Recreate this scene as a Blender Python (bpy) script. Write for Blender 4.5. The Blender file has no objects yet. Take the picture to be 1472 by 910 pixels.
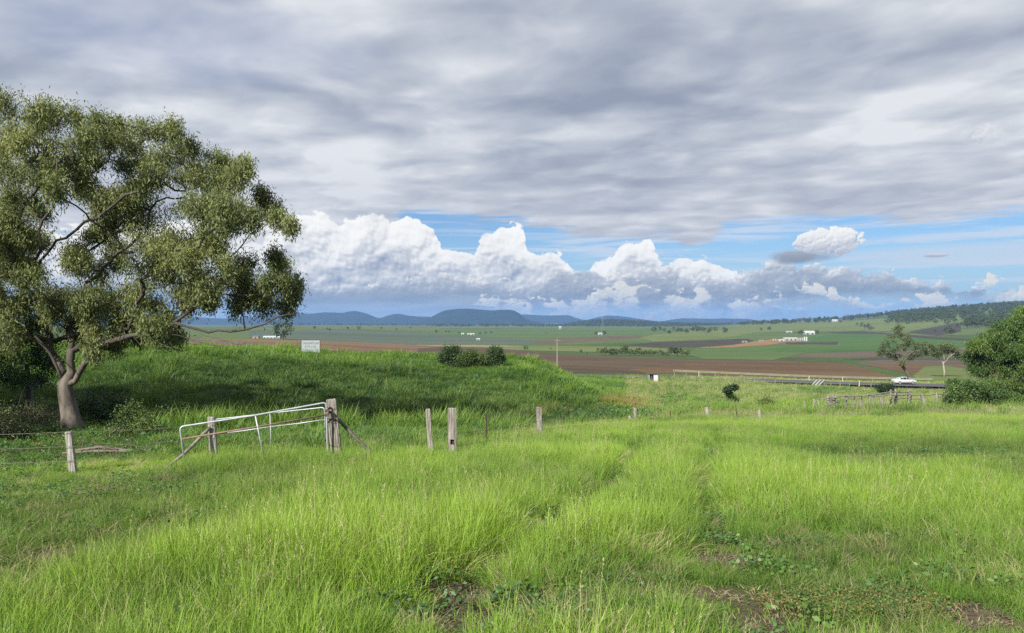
import bpy, math, random
import numpy as np
from mathutils import Vector, Matrix

R = math.radians
F, CX, CY, EYE = 1100.0, 736.0, 455.0, 1.65
rng = np.random.default_rng(7)
random.seed(7)
scene = bpy.context.scene
COL = scene.collection
EXPO = 1.3
KA = 2.3            # display linear = albedo * KA for sunlit ground
HAZE = 8.5e-5


def lin(c):
    return tuple(((v / 255) / 12.92 if v / 255 <= 0.04045 else ((v / 255 + 0.055) / 1.055) ** 2.4) for v in c)


def alb(r, g, b, k=KA):
    return tuple(v / k for v in lin((r, g, b)))


# ------------------------------------------------------------------ noise
def _hash(ix, iy, seed):
    n = (ix.astype(np.int64) * 374761393 + iy.astype(np.int64) * 668265263 + seed * 982451653) & 0xFFFFFFFF
    n = ((n ^ (n >> 13)) * 1274126177) & 0xFFFFFFFF
    n = n ^ (n >> 16)
    return (n & 0xFFFFFF) / float(0xFFFFFF)


def vnoise(x, y, seed=0):
    x = np.asarray(x, float); y = np.asarray(y, float)
    ix = np.floor(x); iy = np.floor(y)
    fx = x - ix; fy = y - iy
    fx = fx * fx * (3 - 2 * fx); fy = fy * fy * (3 - 2 * fy)
    a = _hash(ix, iy, seed); b = _hash(ix + 1, iy, seed)
    c = _hash(ix, iy + 1, seed); d = _hash(ix + 1, iy + 1, seed)
    return (a * (1 - fx) + b * fx) * (1 - fy) + (c * (1 - fx) + d * fx) * fy


def fbm(x, y, seed=0, octv=4):
    s = 0; a = 0.5; t = 0
    for o in range(octv):
        s = s + a * vnoise(np.asarray(x) * 2 ** o, np.asarray(y) * 2 ** o, seed + o * 17); t += a; a *= 0.5
    return s / t


def sstep(a, b, x):
    t = np.clip((np.asarray(x, float) - a) / (b - a), 0, 1)
    return t * t * (3 - 2 * t)


# ------------------------------------------------------------------ terrain
def plane_pts(s, dmax):
    return [(d, CY + F * (1.65 / d + s)) for d in (1, 2, 3.5, 5, 8, 12, 15, 18, 21, 24, 27, 30, 35, 40, 45) if d <= dmax]


FAR = [(1500, 472), (3000, 468.5), (6000, 467), (9500, 466.5)]
FARM = [(800, 487), (1500, 475.5), (3000, 469), (6000, 467), (9500, 466.5)]
TERR = [
    (-300, plane_pts(.112, 13) + [(17, 690), (24, 660), (30, 630), (36, 612), (60, 525), (70, 503), (95, 496), (130, 487), (250, 484), (450, 482), (800, 477)] + FAR),
    (0, plane_pts(.108, 13) + [(15.5, 694), (18, 681), (24, 648), (30, 618), (36, 604), (48, 562), (60, 521), (70, 503), (95, 496), (130, 490), (250, 487), (450, 485), (750, 478)] + FAR),
    (250, plane_pts(.103, 17) + [(20, 659), (24, 641), (30, 622), (36, 607), (48, 566), (60, 523), (70, 506), (95, 496), (130, 493), (250, 489), (450, 487), (750, 479)] + FAR),
    (450, plane_pts(.101, 19) + [(22, 647), (26, 635), (32, 621), (38, 607), (50, 566), (62, 529), (74, 512), (95, 509), (150, 505), (300, 497), (450, 492), (750, 483)] + FAR),
    (620, plane_pts(.1, 24) + [(30, 628), (36, 617), (50, 576), (64, 539), (78, 515), (95, 518), (150, 524), (200, 518), (300, 508), (500, 498)] + FARM),
    (760, plane_pts(.1, 30) + [(38, 617), (44, 612), (55, 572), (66, 541), (78, 521), (90, 524), (130, 536), (170, 531), (200, 526), (300, 512), (500, 500)] + FARM),
    (850, plane_pts(.1, 35) + [(40, 611), (50, 607), (60, 585), (70, 566), (78, 559), (90, 562), (130, 547), (170, 535), (200, 529), (300, 514), (500, 501)] + FARM),
    (930, plane_pts(.1, 45) + [(55, 600), (75, 586), (90, 573), (110, 560), (140, 546), (170, 539), (200, 533), (300, 516), (500, 501)] + FARM),
    (1000, plane_pts(.1, 45) + [(60, 594), (80, 580), (100, 567), (130, 552), (150, 547), (160, 544.5), (185, 540.5), (200, 537), (300, 519), (500, 502)] + FARM),
    (1100, plane_pts(.1, 45) + [(60, 595), (80, 583), (100, 570), (130, 557), (145, 552.5), (152, 551), (160, 549), (185, 543), (200, 540), (260, 527), (400, 509), (600, 498), (900, 488), (1300, 477), (2000, 468), (2800, 464), (4500, 466), (9500, 466)]),
    (1200, plane_pts(.1, 45) + [(60, 595), (80, 585), (100, 575), (130, 563), (145, 557), (152, 555), (165, 552), (185, 547), (200, 543), (260, 529), (400, 512), (600, 500), (900, 488), (1300, 477), (2000, 464.5), (2600, 460), (4500, 465), (9500, 466)]),
    (1340, plane_pts(.0995, 45) + [(60, 595), (80, 587), (100, 578), (130, 567), (145, 561), (152, 559), (165, 555.5), (185, 549), (200, 545), (260, 531), (400, 513), (600, 498), (900, 483), (1300, 469), (1700, 456), (2200, 448), (2600, 447), (4500, 460), (9500, 465)]),
    (1472, plane_pts(.099, 45) + [(60, 594), (80, 586), (100, 577), (130, 567), (145, 562), (152, 560), (165, 556), (185, 549), (200, 545), (260, 531), (400, 511), (600, 495), (900, 478), (1300, 462), (1700, 449), (2200, 439), (2600, 438), (4500, 455), (9500, 459)]),
    (1800, plane_pts(.098, 45) + [(60, 594), (80, 586), (100, 577), (130, 567), (145, 562), (152, 560), (165, 556), (185, 549), (200, 545), (260, 530), (400, 508), (600, 490), (900, 470), (1300, 452), (1700, 437), (2200, 429), (2600, 430), (4500, 445), (9500, 455)]),
]


def pchip(xs, ys, xq):
    xs = np.array(xs, float); ys = np.array(ys, float)
    h = np.diff(xs); dl = np.diff(ys) / h
    m = np.zeros_like(ys)
    for i in range(1, len(xs) - 1):
        if dl[i - 1] * dl[i] > 0:
            w1 = 2 * h[i] + h[i - 1]; w2 = h[i] + 2 * h[i - 1]
            m[i] = (w1 + w2) / (w1 / dl[i - 1] + w2 / dl[i])
    m[0] = dl[0]; m[-1] = dl[-1]
    k = np.clip(np.searchsorted(xs, xq) - 1, 0, len(h) - 1)
    t = (xq - xs[k]) / h[k]
    t = np.clip(t, -0.5, 1.5)
    return ((1 + 2 * t) * (1 - t) ** 2 * ys[k] + t * (1 - t) ** 2 * h[k] * m[k] + t * t * (3 - 2 * t) * ys[k + 1] + t * t * (t - 1) * h[k] * m[k + 1])


NR = 900
LOGR = np.linspace(math.log(1.0), math.log(12500), NR)
_cols, _th = [], []
for px, pts in TERR:
    u = (px - CX) / F
    rr = np.array([p[0] for p in pts]) * math.sqrt(1 + u * u)
    zz = np.array([-(p[1] - CY) * p[0] / F for p in pts])
    _cols.append(pchip(np.log(rr), zz, LOGR)); _th.append(math.atan(u))
# the country behind and beside the camera: a gentle hill shoulder
rG = np.exp(LOGR)
behind = -1.65 - 0.02 * np.minimum(rG, 60) - 0.004 * np.clip(rG - 60, 0, 2000)
_th = [-math.pi, -2.2, -1.35] + _th + [1.35, 2.2, math.pi]
lft = 0.5 * _cols[0] + 0.5 * behind; rgt = 0.6 * _cols[-1] + 0.4 * behind
_cols = [behind, behind, lft] + _cols + [rgt, behind, behind]
_th = np.array(_th); _cols = np.array(_cols)
THQ = np.linspace(-math.pi, math.pi, 2881)
ZT = np.empty((len(THQ), NR))
for j in range(NR):
    ZT[:, j] = pchip(_th, _cols[:, j], THQ)
# smooth along the azimuth a little so that no column shows
kern = np.exp(-0.5 * (np.arange(-14, 15) / 6.0) ** 2); kern /= kern.sum()
pad = np.vstack([ZT[-15:-1], ZT, ZT[1:15]])
ZT = sum(kern[i] * pad[i:i + len(THQ)] for i in range(29))


def gz(x, y, rough=True):
    """world height of the ground"""
    x = np.asarray(x, float); y = np.asarray(y, float)
    r = np.clip(np.hypot(x, y), 1.0, 12400); th = np.arctan2(x, y)
    a = (th + math.pi) / (2 * math.pi) * (len(THQ) - 1); b = (np.log(r) - LOGR[0]) / (LOGR[-1] - LOGR[0]) * (NR - 1)
    i = np.clip(a.astype(int), 0, len(THQ) - 2); j = np.clip(b.astype(int), 0, NR - 2)
    fa = a - i; fb = b - j
    z = (ZT[i, j] * (1 - fa) + ZT[i + 1, j] * fa) * (1 - fb) + (ZT[i, j + 1] * (1 - fa) + ZT[i + 1, j + 1] * fa) * fb
    if rough:
        amp = np.where(r < 130, 1, 0) * sstep(130, 90, r)
        z = z + amp * (0.16 * (fbm(x * 0.35, y * 0.35, 3, 3) - 0.5) + 0.05 * (fbm(x * 2.2, y * 2.2, 5, 2) - 0.5))
        bank = sstep(34, 44, y) * sstep(105, 80, y) * sstep(16, 8, x)
        z = z + bank * 1.1 * (fbm(x * 0.16, y * 0.16, 9, 4) - 0.5)
    return z + EYE


def gz1(x, y):
    return float(gz(np.array([x]), np.array([y]))[0])


def G(px, d, dz=0.0):
    x = (px - CX) * d / F
    return Vector((x, d, gz1(x, d) + dz))


def at(px, py, dmin=100, dmax=9000):
    """the ground point first met by the sight line through a picture point, at or beyond depth dmin"""
    ds = np.exp(np.linspace(math.log(dmin), math.log(dmax), 3000))
    x = (px - CX) * ds / F
    p = CY - F * (gz(x, ds) - EYE) / ds
    k = np.nonzero(p <= py)[0]
    d = ds[k[0]] if len(k) else dmax
    return G(px, float(d))


# ------------------------------------------------------------------ objects
def tag(o, label=None, cat=None, group=None, kind=None):
    if label: o['label'] = label
    if cat: o['category'] = cat
    if group: o['group'] = group
    if kind: o['kind'] = kind
    return o


def empty(name, loc=(0, 0, 0), rz=0.0, **kw):
    o = bpy.data.objects.new(name, None); COL.objects.link(o)
    o.location = loc; o.rotation_euler = (0, 0, rz); o.empty_display_size = 0.2
    return tag(o, **kw)


def np_mesh(name, V, faces, mats=None, fmat=None, smooth=False):
    """V (n,3); faces: list of int arrays each (m,k)"""
    me = bpy.data.meshes.new(name)
    V = np.asarray(V, np.float32)
    me.vertices.add(len(V)); me.vertices.foreach_set('co', V.ravel())
    faces = [np.asarray(f, np.int32) for f in faces if len(f)]
    idx = np.concatenate([f.ravel() for f in faces]); tot = np.concatenate([np.full(len(f), f.shape[1], np.int32) for f in faces])
    start = np.concatenate([[0], np.cumsum(tot)[:-1]]).astype(np.int32)
    me.loops.add(len(idx)); me.loops.foreach_set('vertex_index', idx)
    me.polygons.add(len(tot)); me.polygons.foreach_set('loop_start', start); me.polygons.foreach_set('loop_total', tot)
    if smooth: me.polygons.foreach_set('use_smooth', np.ones(len(tot), bool))
    if fmat is not None: me.polygons.foreach_set('material_index', np.asarray(fmat, np.int32))
    me.update(); me.validate()
    for m in (mats or []): me.materials.append(m)
    return me


def link(name, me, parent=None, loc=(0, 0, 0), **kw):
    o = bpy.data.objects.new(name, me); COL.objects.link(o)
    if parent is not None: o.parent = parent
    o.location = loc
    return tag(o, **kw)


class MB:
    """collects boxes, tubes and prisms into ONE mesh"""
    def __init__(s): s.v = []; s.f = []; s.m = []
    def add(s, vs, fs, mi=0):
        n = len(s.v); s.v += [tuple(v) for v in vs]; s.f += [tuple(i + n for i in f) for f in fs]; s.m += [mi] * len(fs)
    def box(s, c, size, rot=None, mi=0, taper=1.0):
        hx, hy, hz = (q / 2 for q in size)
        P = [Vector((sx * hx * (taper if sz > 0 else 1), sy * hy * (taper if sz > 0 else 1), sz * hz)) for sz in (-1, 1) for sx, sy in ((-1, -1), (1, -1), (1, 1), (-1, 1))]
        if rot is not None: P = [rot @ p for p in P]
        P = [p + Vector(c) for p in P]
        s.add(P, [(3, 2, 1, 0), (4, 5, 6, 7), (0, 1, 5, 4), (1, 2, 6, 5), (2, 3, 7, 6), (3, 0, 4, 7)], mi)
    def tube(s, pts, rad, n=8, mi=0, cap=True):
        pts = [Vector(p) for p in pts]
        rad = rad if hasattr(rad, '__len__') else [rad] * len(pts)
        up = None; rings = []
        base = len(s.v)
        for i, p in enumerate(pts):
            t = (pts[min(i + 1, len(pts) - 1)] - pts[max(i - 1, 0)]).normalized()
            if up is None: up = t.orthogonal().normalized()
            up = (up - t * up.dot(t)).normalized(); w = t.cross(up)
            for k in range(n):
                a = 2 * math.pi * k / n
                s.v.append(tuple(p + (up * math.cos(a) + w * math.sin(a)) * rad[i]))
        for i in range(len(pts) - 1):
            for k in range(n):
                a = base + i * n + k; b = base + i * n + (k + 1) % n
                s.f.append((a, b, b + n, a + n)); s.m.append(mi)
        if cap:
            s.f.append(tuple(base + k for k in range(n))[::-1]); s.m.append(mi)
            e = base + (len(pts) - 1) * n
            s.f.append(tuple(e + k for k in range(n))); s.m.append(mi)
    def prism(s, poly, y0, y1, mi=0):
        """poly of (x,z), extruded along y"""
        n = len(poly)
        vs = [(x, y0, z) for x, z in poly] + [(x, y1, z) for x, z in poly]
        fs = [tuple(range(n)), tuple(range(2 * n - 1, n - 1, -1))] + [(i, i + n, (i + 1) % n + n, (i + 1) % n) for i in range(n)]
        s.add(vs, fs, mi)
    def mesh(s, name, mats, smooth=False):
        me = bpy.data.meshes.new(name); me.from_pydata(s.v, [], s.f)
        me.polygons.foreach_set('material_index', s.m)
        if smooth: me.polygons.foreach_set('use_smooth', [True] * len(s.f))
        for m in (mats if isinstance(mats, (list, tuple)) else [mats]): me.materials.append(m)
        me.update(); return me
    def build(s, name, mats, parent=None, loc=(0, 0, 0), smooth=False, bevel=0, **kw):
        o = link(name, s.mesh(name, mats, smooth), parent, loc, **kw)
        if bevel:
            b = o.modifiers.new('Bevel', 'BEVEL'); b.width = bevel; b.segments = 2; b.limit_method = 'ANGLE'
        return o


# ------------------------------------------------------------------ material helpers
class S:
    """node socket with arithmetic"""
    def __init__(s, nt, sock): s.nt = nt; s.k = sock
    def _m(s, op, *a):
        n = s.nt.nodes.new('ShaderNodeMath'); n.operation = op
        for i, v in enumerate((s,) + a):
            if isinstance(v, S): s.nt.links.new(v.k, n.inputs[i])
            else: n.inputs[i].default_value = v
        return S(s.nt, n.outputs[0])
    def __add__(s, o): return s._m('ADD', o)
    __radd__ = __add__
    def __sub__(s, o): return s._m('SUBTRACT', o)
    def __rsub__(s, o): return (s * -1.0) + o
    def __mul__(s, o): return s._m('MULTIPLY', o)
    __rmul__ = __mul__
    def __truediv__(s, o): return s._m('DIVIDE', o)
    def mx(s, o): return s._m('MAXIMUM', o)
    def mn(s, o): return s._m('MINIMUM', o)
    def clamp(s): return s.mx(0.0).mn(1.0)
    def pow(s, o): return s._m('POWER', o)
    def smax(s, o, k): return s._m('SMOOTH_MAX', o, k)
    def step(s, a, b):
        n = s.nt.nodes.new('ShaderNodeMapRange'); n.interpolation_type = 'SMOOTHSTEP'; n.clamp = True
        s.nt.links.new(s.k, n.inputs[0]); n.inputs[1].default_value = a; n.inputs[2].default_value = b
        return S(s.nt, n.outputs[0])


def vec(nt, x, y, z):
    n = nt.nodes.new('ShaderNodeCombineXYZ')
    for i, v in enumerate((x, y, z)):
        if isinstance(v, S): nt.links.new(v.k, n.inputs[i])
        else: n.inputs[i].default_value = v
    return S(nt, n.outputs[0])


def noise(nt, v, scale, detail=4, rough=0.55, dist=0.0, out=0):
    n = nt.nodes.new('ShaderNodeTexNoise'); n.noise_dimensions = '3D'
    if v is not None: nt.links.new(v.k, n.inputs['Vector'])
    n.inputs['Scale'].default_value = scale; n.inputs['Detail'].default_value = detail
    n.inputs['Roughness'].default_value = rough; n.inputs['Distortion'].default_value = dist
    return S(nt, n.outputs[out])


def noise2(nt, v, scale, detail=4, rough=0.55, dist=0.0):
    n = noise(nt, v, scale, detail, rough, dist); n.k.node.noise_dimensions = '2D'
    return n


def voro(nt, v, scale, detail=2, rough=0.5, smooth=0.6):
    n = nt.nodes.new('ShaderNodeTexVoronoi'); n.voronoi_dimensions = '3D'; n.feature = 'SMOOTH_F1'
    nt.links.new(v.k, n.inputs['Vector']); n.inputs['Scale'].default_value = scale
    n.inputs['Detail'].default_value = detail; n.inputs['Roughness'].default_value = rough; n.inputs['Lacunarity'].default_value = 2.3
    n.inputs['Smoothness'].default_value = smooth
    return S(nt, n.outputs['Distance'])


def ramp(nt, f, stops, interp='LINEAR'):
    n = nt.nodes.new('ShaderNodeValToRGB'); n.color_ramp.interpolation = interp
    e = n.color_ramp.elements
    while len(e) < len(stops): e.new(0.5)
    for el, (p, c) in zip(e, stops): el.position = p; el.color = (*c[:3], 1)
    nt.links.new(f.k, n.inputs[0])
    return S(nt, n.outputs[0])


def mix(nt, f, a, b, mode='MIX'):
    n = nt.nodes.new('ShaderNodeMix'); n.data_type = 'RGBA'; n.blend_type = mode; n.clamp_factor = True
    for sk, v in ((n.inputs[0], f), (n.inputs[6], a), (n.inputs[7], b)):
        if isinstance(v, S): nt.links.new(v.k, sk)
        elif isinstance(v, (int, float)): sk.default_value = v
        else: sk.default_value = (*v[:3], 1)
    return S(nt, n.outputs[2])


def fcurve(nt, f, pts, smooth=True):
    """piecewise curve f(x); pts in any range"""
    xs = [p[0] for p in pts]; ys = [p[1] for p in pts]
    x0, x1, y0, y1 = min(xs), max(xs), min(ys), max(ys)
    t = (f - x0) / (x1 - x0)
    n = nt.nodes.new('ShaderNodeFloatCurve'); c = n.mapping.curves[0]
    P = [((a - x0) / (x1 - x0), (b - y0) / max(y1 - y0, 1e-9)) for a, b in pts]
    while len(c.points) < len(P): c.points.new(0.5, 0.5)
    for q, (a, b) in zip(c.points, P):
        q.location = (a, b); q.handle_type = 'AUTO_CLAMPED' if smooth else 'VECTOR'
    n.mapping.use_clip = False; n.mapping.extend = 'HORIZONTAL'; n.mapping.update()
    nt.links.new(t.clamp().k, n.inputs['Value'])
    return S(nt, n.outputs[0]) * (y1 - y0) + y0


def new_mat(name):
    m = bpy.data.materials.new(name); m.use_nodes = True
    nt = m.node_tree; b = nt.nodes['Principled BSDF']
    return m, nt, b


def simple_mat(name, col, rough=0.6, metal=0.0, var=0.0, vscale=8.0, bump=0.0, col2=None, spec=0.4, stretch=None):
    m, nt, b = new_mat(name)
    b.inputs['Roughness'].default_value = rough; b.inputs['Metallic'].default_value = metal
    b.inputs['Specular IOR Level'].default_value = spec
    tc = nt.nodes.new('ShaderNodeTexCoord'); v = S(nt, tc.outputs['Object'])
    if stretch:
        mp = nt.nodes.new('ShaderNodeMapping'); mp.inputs['Scale'].default_value = stretch
        nt.links.new(v.k, mp.inputs['Vector']); v = S(nt, mp.outputs[0])
    if var or col2:
        n = noise(nt, v, vscale, 5, 0.6)
        c2 = col2 or tuple(c * (1 - var) for c in col)
        c1 = col if col2 else tuple(min(1, c * (1 + var)) for c in col)
        c = ramp(nt, n, [(0.35, c2), (0.65, c1)])
        nt.links.new(c.k, b.inputs['Base Color'])
    else:
        b.inputs['Base Color'].default_value = (*col, 1)
    if bump:
        bp = nt.nodes.new('ShaderNodeBump'); bp.inputs['Strength'].default_value = bump; bp.inputs['Distance'].default_value = 0.02
        nt.links.new(noise(nt, v, vscale * 2.5, 6, 0.65).k, bp.inputs['Height']); nt.links.new(bp.outputs[0], b.inputs['Normal'])
    return m
# ------------------------------------------------------------------ camera, sun, sky
cam = bpy.data.cameras.new('camera'); camo = bpy.data.objects.new('camera', cam); COL.objects.link(camo)
cam.sensor_width = 36; cam.lens = 36 * F / 1472; cam.clip_start = 0.05; cam.clip_end = 60000
camo.location = (0, 0, EYE); camo.rotation_euler = (R(90), 0, 0)
scene.camera = camo

SUN_EL, SUN_AZ = 33.0, -148.0          # azimuth from the view axis, clockwise: behind the left shoulder
sd = bpy.data.lights.new('sun', 'SUN'); sd.energy = 4.0; sd.angle = R(0.6); sd.color = (1, 0.95, 0.86)
so = bpy.data.objects.new('sun', sd); COL.objects.link(so)
sv = Vector((math.sin(R(SUN_AZ)) * math.cos(R(SUN_EL)), math.cos(R(SUN_AZ)) * math.cos(R(SUN_EL)), math.sin(R(SUN_EL))))
so.rotation_euler = (-sv).to_track_quat('-Z', 'Y').to_euler(); so.location = sv * 50 + Vector((0, 0, 60))

vs = scene.view_settings
scene.display_settings.display_device = 'sRGB'
vs.view_transform = 'Standard'; vs.look = 'None'; vs.exposure = EXPO; vs.gamma = 1.0; vs.use_curve_mapping = False
cy = scene.cycles
cy.use_denoising = False
cy.max_bounces = 8; cy.diffuse_bounces = 3; cy.glossy_bounces = 2; cy.transmission_bounces = 4; cy.transparent_max_bounces = 8; cy.volume_bounces = 0
cy.sample_clamp_indirect = 6
cy.use_adaptive_sampling = True; cy.adaptive_threshold = 0.01

W = bpy.data.worlds.new('World'); scene.world = W; W.use_nodes = True
nt = W.node_tree; nt.nodes.clear()
out = nt.nodes.new('ShaderNodeOutputWorld'); bg = nt.nodes.new('ShaderNodeBackground'); nt.links.new(bg.outputs[0], out.inputs[0])
STR = 0.06; bg.inputs['Strength'].default_value = STR
SK = 1.0 / (STR * 2 ** EXPO)


def sky(c): return tuple(v * SK for v in lin(c))


ns = nt.nodes.new('ShaderNodeTexSky'); ns.sky_type = 'NISHITA'; ns.sun_disc = False
ns.sun_elevation = R(SUN_EL); ns.sun_rotation = R(SUN_AZ); ns.altitude = 400; ns.air_density = 1.0; ns.dust_density = 0.6; ns.ozone_density = 2.0
tc = nt.nodes.new('ShaderNodeTexCoord')
sep = nt.nodes.new('ShaderNodeSeparateXYZ'); nt.links.new(tc.outputs['Generated'], sep.inputs[0])
X, Y, Z = (S(nt, sep.outputs[i]) for i in range(3))
hyp = (X * X + Y * Y).pow(0.5).mx(0.02)
az = X._m('ARCTAN2', Y)
el = Z / hyp
E = 100.0                                  # work in hundredths of a radian
u = az * E; v = el * E


def au(px): return math.atan((px - CX) / F) * E
def av(px, py): return (CY - py) / F * math.cos(math.atan((px - CX) / F)) * E
def A(*pp): return [(au(a), av(a, b)) for a, b in pp]


clear = mix(nt, 1.0, S(nt, ns.outputs[0]), (0.42, 0.55, 0.72), 'MULTIPLY')
clear = mix(nt, v.step(10.0, 0.5) * 0.80, clear, sky((170, 205, 232)))

# high deck seen in perspective -------------------------------------------
zz = Z.mx(0.0) + 0.05
pX, pY = X / zz, Y / zz
pv = vec(nt, pX, pY, 0.0)
pvs = vec(nt, pX * 1.0 + pY * 0.15, pY * 0.95, 3.7)
n_big = noise2(nt, pvs, 0.60, 3, 0.5, 0.3)
n_mid = noise2(nt, pvs, 2.3, 3, 0.45, 0.25)
n_fin = noise2(nt, pvs, 6.5, 4, 0.6, 0.3)
n_st = noise2(nt, vec(nt, u * 0.05, v * 0.55, 1.3), 1.0, 5, 0.6, 0.6)
wv = vec(nt, pX * 1.0 + n_mid * 0.5, pY * 1.05 + n_big * 0.6, 0.0)
vd = nt.nodes.new('ShaderNodeTexVoronoi'); vd.voronoi_dimensions = '2D'; vd.feature = 'SMOOTH_F1'; vd.inputs['Scale'].default_value = 3.1; vd.inputs['Smoothness'].default_value = 0.8
nt.links.new(wv.k, vd.inputs['Vector']); lump = 0.45 - S(nt, vd.outputs['Distance'])
dk = n_big * 0.58 + n_mid * 0.50 + n_fin * 0.11 - 0.08 + lump * 0.15
dk = dk + v.step(20, 9) * (n_st - 0.5) * 0.05
deck_c = ramp(nt, dk, [(0.25, sky((150, 159, 179))), (0.37, sky((170, 178, 193))), (0.46, sky((188, 195, 207))), (0.54, sky((205, 210, 218))), (0.66, sky((230, 233, 237)))])
deck_c = mix(nt, v.step(22, 12) * 0.35, deck_c, sky((196, 200, 212)))
# bluish thin place at the upper left, greyer cloud at the upper right
def blob(pu, pv_, ru, rv):
    du = (u - pu) / ru; dv = (v - pv_) / rv
    return (1.0 - (du * du + dv * dv)).clamp()


b1 = blob(au(250), av(250, 50), 26, 6.5)
deck_c = mix(nt, b1.pow(0.7) * (0.9 - n_mid * 0.8), deck_c, sky((138, 152, 190)))
edge = fcurve(nt, u, A((-400, 345), (0, 342), (350, 338), (500, 334), (565, 322), (620, 310), (660, 318), (720, 318), (850, 332), (960, 334), (1000, 352), (1050, 328), (1150, 324), (1230, 316), (1350, 322), (1420, 312), (1472, 300), (1800, 290)))
dmask = (v - edge + (n_st - 0.5) * 5.5 + (n_fin - 0.5) * 1.2).step(-0.55, 0.8)
# thin streaks inside the blue window
stv = noise2(nt, vec(nt, u * 0.045 + 4.0, v * 0.75, 8.3), 1.0, 6, 0.6, 0.5)
thin = stv.step(0.44, 0.66) * v.step(1.5, 5.0)
tcol = sky((212, 222, 236))
col = mix(nt, thin * 0.75, clear, tcol)
rs = blob(au(1420), av(1420, 364), 17, 1.5) * 1.6
col = mix(nt, (rs * (0.35 + stv)).clamp() * 0.75, col, sky((205, 218, 234)))
col = mix(nt, dmask, col, deck_c)

# heaped clouds over the horizon ------------------------------------------
def voro2(nt, p, scale):
    n = nt.nodes.new('ShaderNodeTexVoronoi'); n.voronoi_dimensions = '2D'; n.feature = 'F1'
    nt.links.new(p.k, n.inputs['Vector']); n.inputs['Scale'].default_value = scale
    d = S(nt, n.outputs['Distance'])
    return 0.55 - d * d                     # a dome in every cell


def cloud_field(uu, vv, seed, sc):
    w = noise2(nt, vec(nt, uu + seed * 7.0, vv * 1.2 + seed * 3.0, 0.0), 0.22 * sc, 3, 0.5)
    w2 = noise2(nt, vec(nt, uu - seed * 5.0, vv * 1.2 + 40.0, 0.0), 1.3 * sc, 2, 0.5)
    p = vec(nt, uu + (w - 0.5) * 5.0 + (w2 - 0.5) * 0.9, vv * 1.1 + (w - 0.5) * 2.0 + (w2 - 0.5) * 0.8 + seed, 0.0)
    b = voro2(nt, p, 0.26 * sc) * 1.1 + voro2(nt, p, 0.62 * sc) * 0.62 + voro2(nt, p, 1.45 * sc) * 0.28 + (w2 - 0.5) * 0.35
    return (w - 0.5), b


def light_pair(seed, sc, L):
    return cloud_field(u, v, seed, sc), cloud_field(u + L[0], v + L[1], seed, sc)


PA = light_pair(1.37, 1.0, (-0.30, 0.40))
PB = light_pair(4.91, 1.9, (-0.18, 0.26))


def heap(top, bottom, pr, stops, a1=4.0, a2=1.0, soft=0.35, relief=0.55, grad=1.0, bsoft=0.8, bias=0.0, big=0.0):
    """a layer of cumulus between two curves; returns colour and cover"""
    T = fcurve(nt, u, top); B = fcurve(nt, u, bottom)
    (w, f0), (w1, f1) = pr
    g0 = w * a1 + f0 * a2
    d = (T - v) + g0
    al = d.step(0.0, soft) * (v - B + g0 * 0.3).step(-bsoft, bsoft * 0.4)
    hgt = ((v - B) / (T - B).mx(0.4)).clamp()
    sh = (f0 - f1) * relief + (w - w1) * big + hgt * grad + bias + d.step(0.8, 0.0) * 0.1 + w * 0.5
    return ramp(nt, sh.clamp(), stops), al


white = [(0.0, sky((126, 142, 172))), (0.3, sky((176, 184, 200))), (0.55, sky((212, 216, 222))), (0.76, sky((244, 244, 243))), (1.0, sky((255, 255, 253)))]
grey = [(0.0, sky((132, 143, 162))), (0.35, sky((154, 163, 178))), (0.62, sky((176, 182, 193))), (0.82, sky((206, 210, 217))), (1.0, sky((246, 243, 236)))]
warm = [(0.0, sky((148, 163, 188))), (0.4, sky((190, 198, 208))), (0.65, sky((226, 226, 220))), (1.0, sky((252, 244, 228)))]


def over(base, layer, k=1.0):
    c, a = layer
    return mix(nt, (a * k).clamp(), base, c)


# the big white bank at left and centre
t1 = A((-400, 345), (0, 335), (300, 332), (380, 330), (430, 318), (500, 326), (560, 314), (600, 326), (625, 342), (655, 372), (676, 370), (692, 348), (725, 334), (752, 342), (765, 374), (800, 374), (830, 396), (880, 378), (905, 354), (935, 358), (955, 384), (985, 380), (1030, 390), (1060, 407), (1100, 432), (1180, 462), (1500, 470), (1800, 470))
b1c = A((-400, 425), (300, 425), (480, 430), (600, 424), (700, 430), (800, 432), (1000, 440), (1800, 470))
col = over(col, heap(t1, b1c, PA, white, a1=2.2, a2=1.5, grad=0.62, relief=0.30, bias=0.26, bsoft=1.8, soft=0.4, big=1.6))
# blue-grey storm base at left over the mountains
t2 = A((-400, 405), (200, 405), (400, 410), (500, 416), (560, 404), (620, 400), (700, 406), (760, 414), (800, 394), (850, 392), (880, 400), (930, 390), (980, 397), (1040, 404), (1090, 388), (1150, 382), (1200, 390), (1260, 396), (1330, 410), (1370, 418), (1400, 424), (1800, 430))
b2 = A((-400, 436), (400, 436), (600, 438), (700, 436), (850, 430), (930, 428), (1050, 430), (1200, 420), (1330, 417), (1400, 420), (1800, 424))
col = over(col, heap(t2, b2, PB, grey, a1=2.8, a2=1.1, grad=0.62, relief=0.20, bias=0.16, bsoft=1.4, soft=0.6, big=1.0), 0.92)
# smooth rain veil under the storm base at left
veil = (v - 0.0).step(4.0, 2.0) * (u - au(820)).step(6.0, -14.0)
vn = noise2(nt, vec(nt, u * 0.09, v * 0.9 + 5.0, 0.0), 1.0, 4, 0.5)
col = mix(nt, veil * 0.92, col, ramp(nt, vn * 0.6 + v * 0.08, [(0.3, sky((178, 187, 197))), (0.45, sky((154, 165, 180))), (0.62, sky((128, 143, 165)))]))
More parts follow.
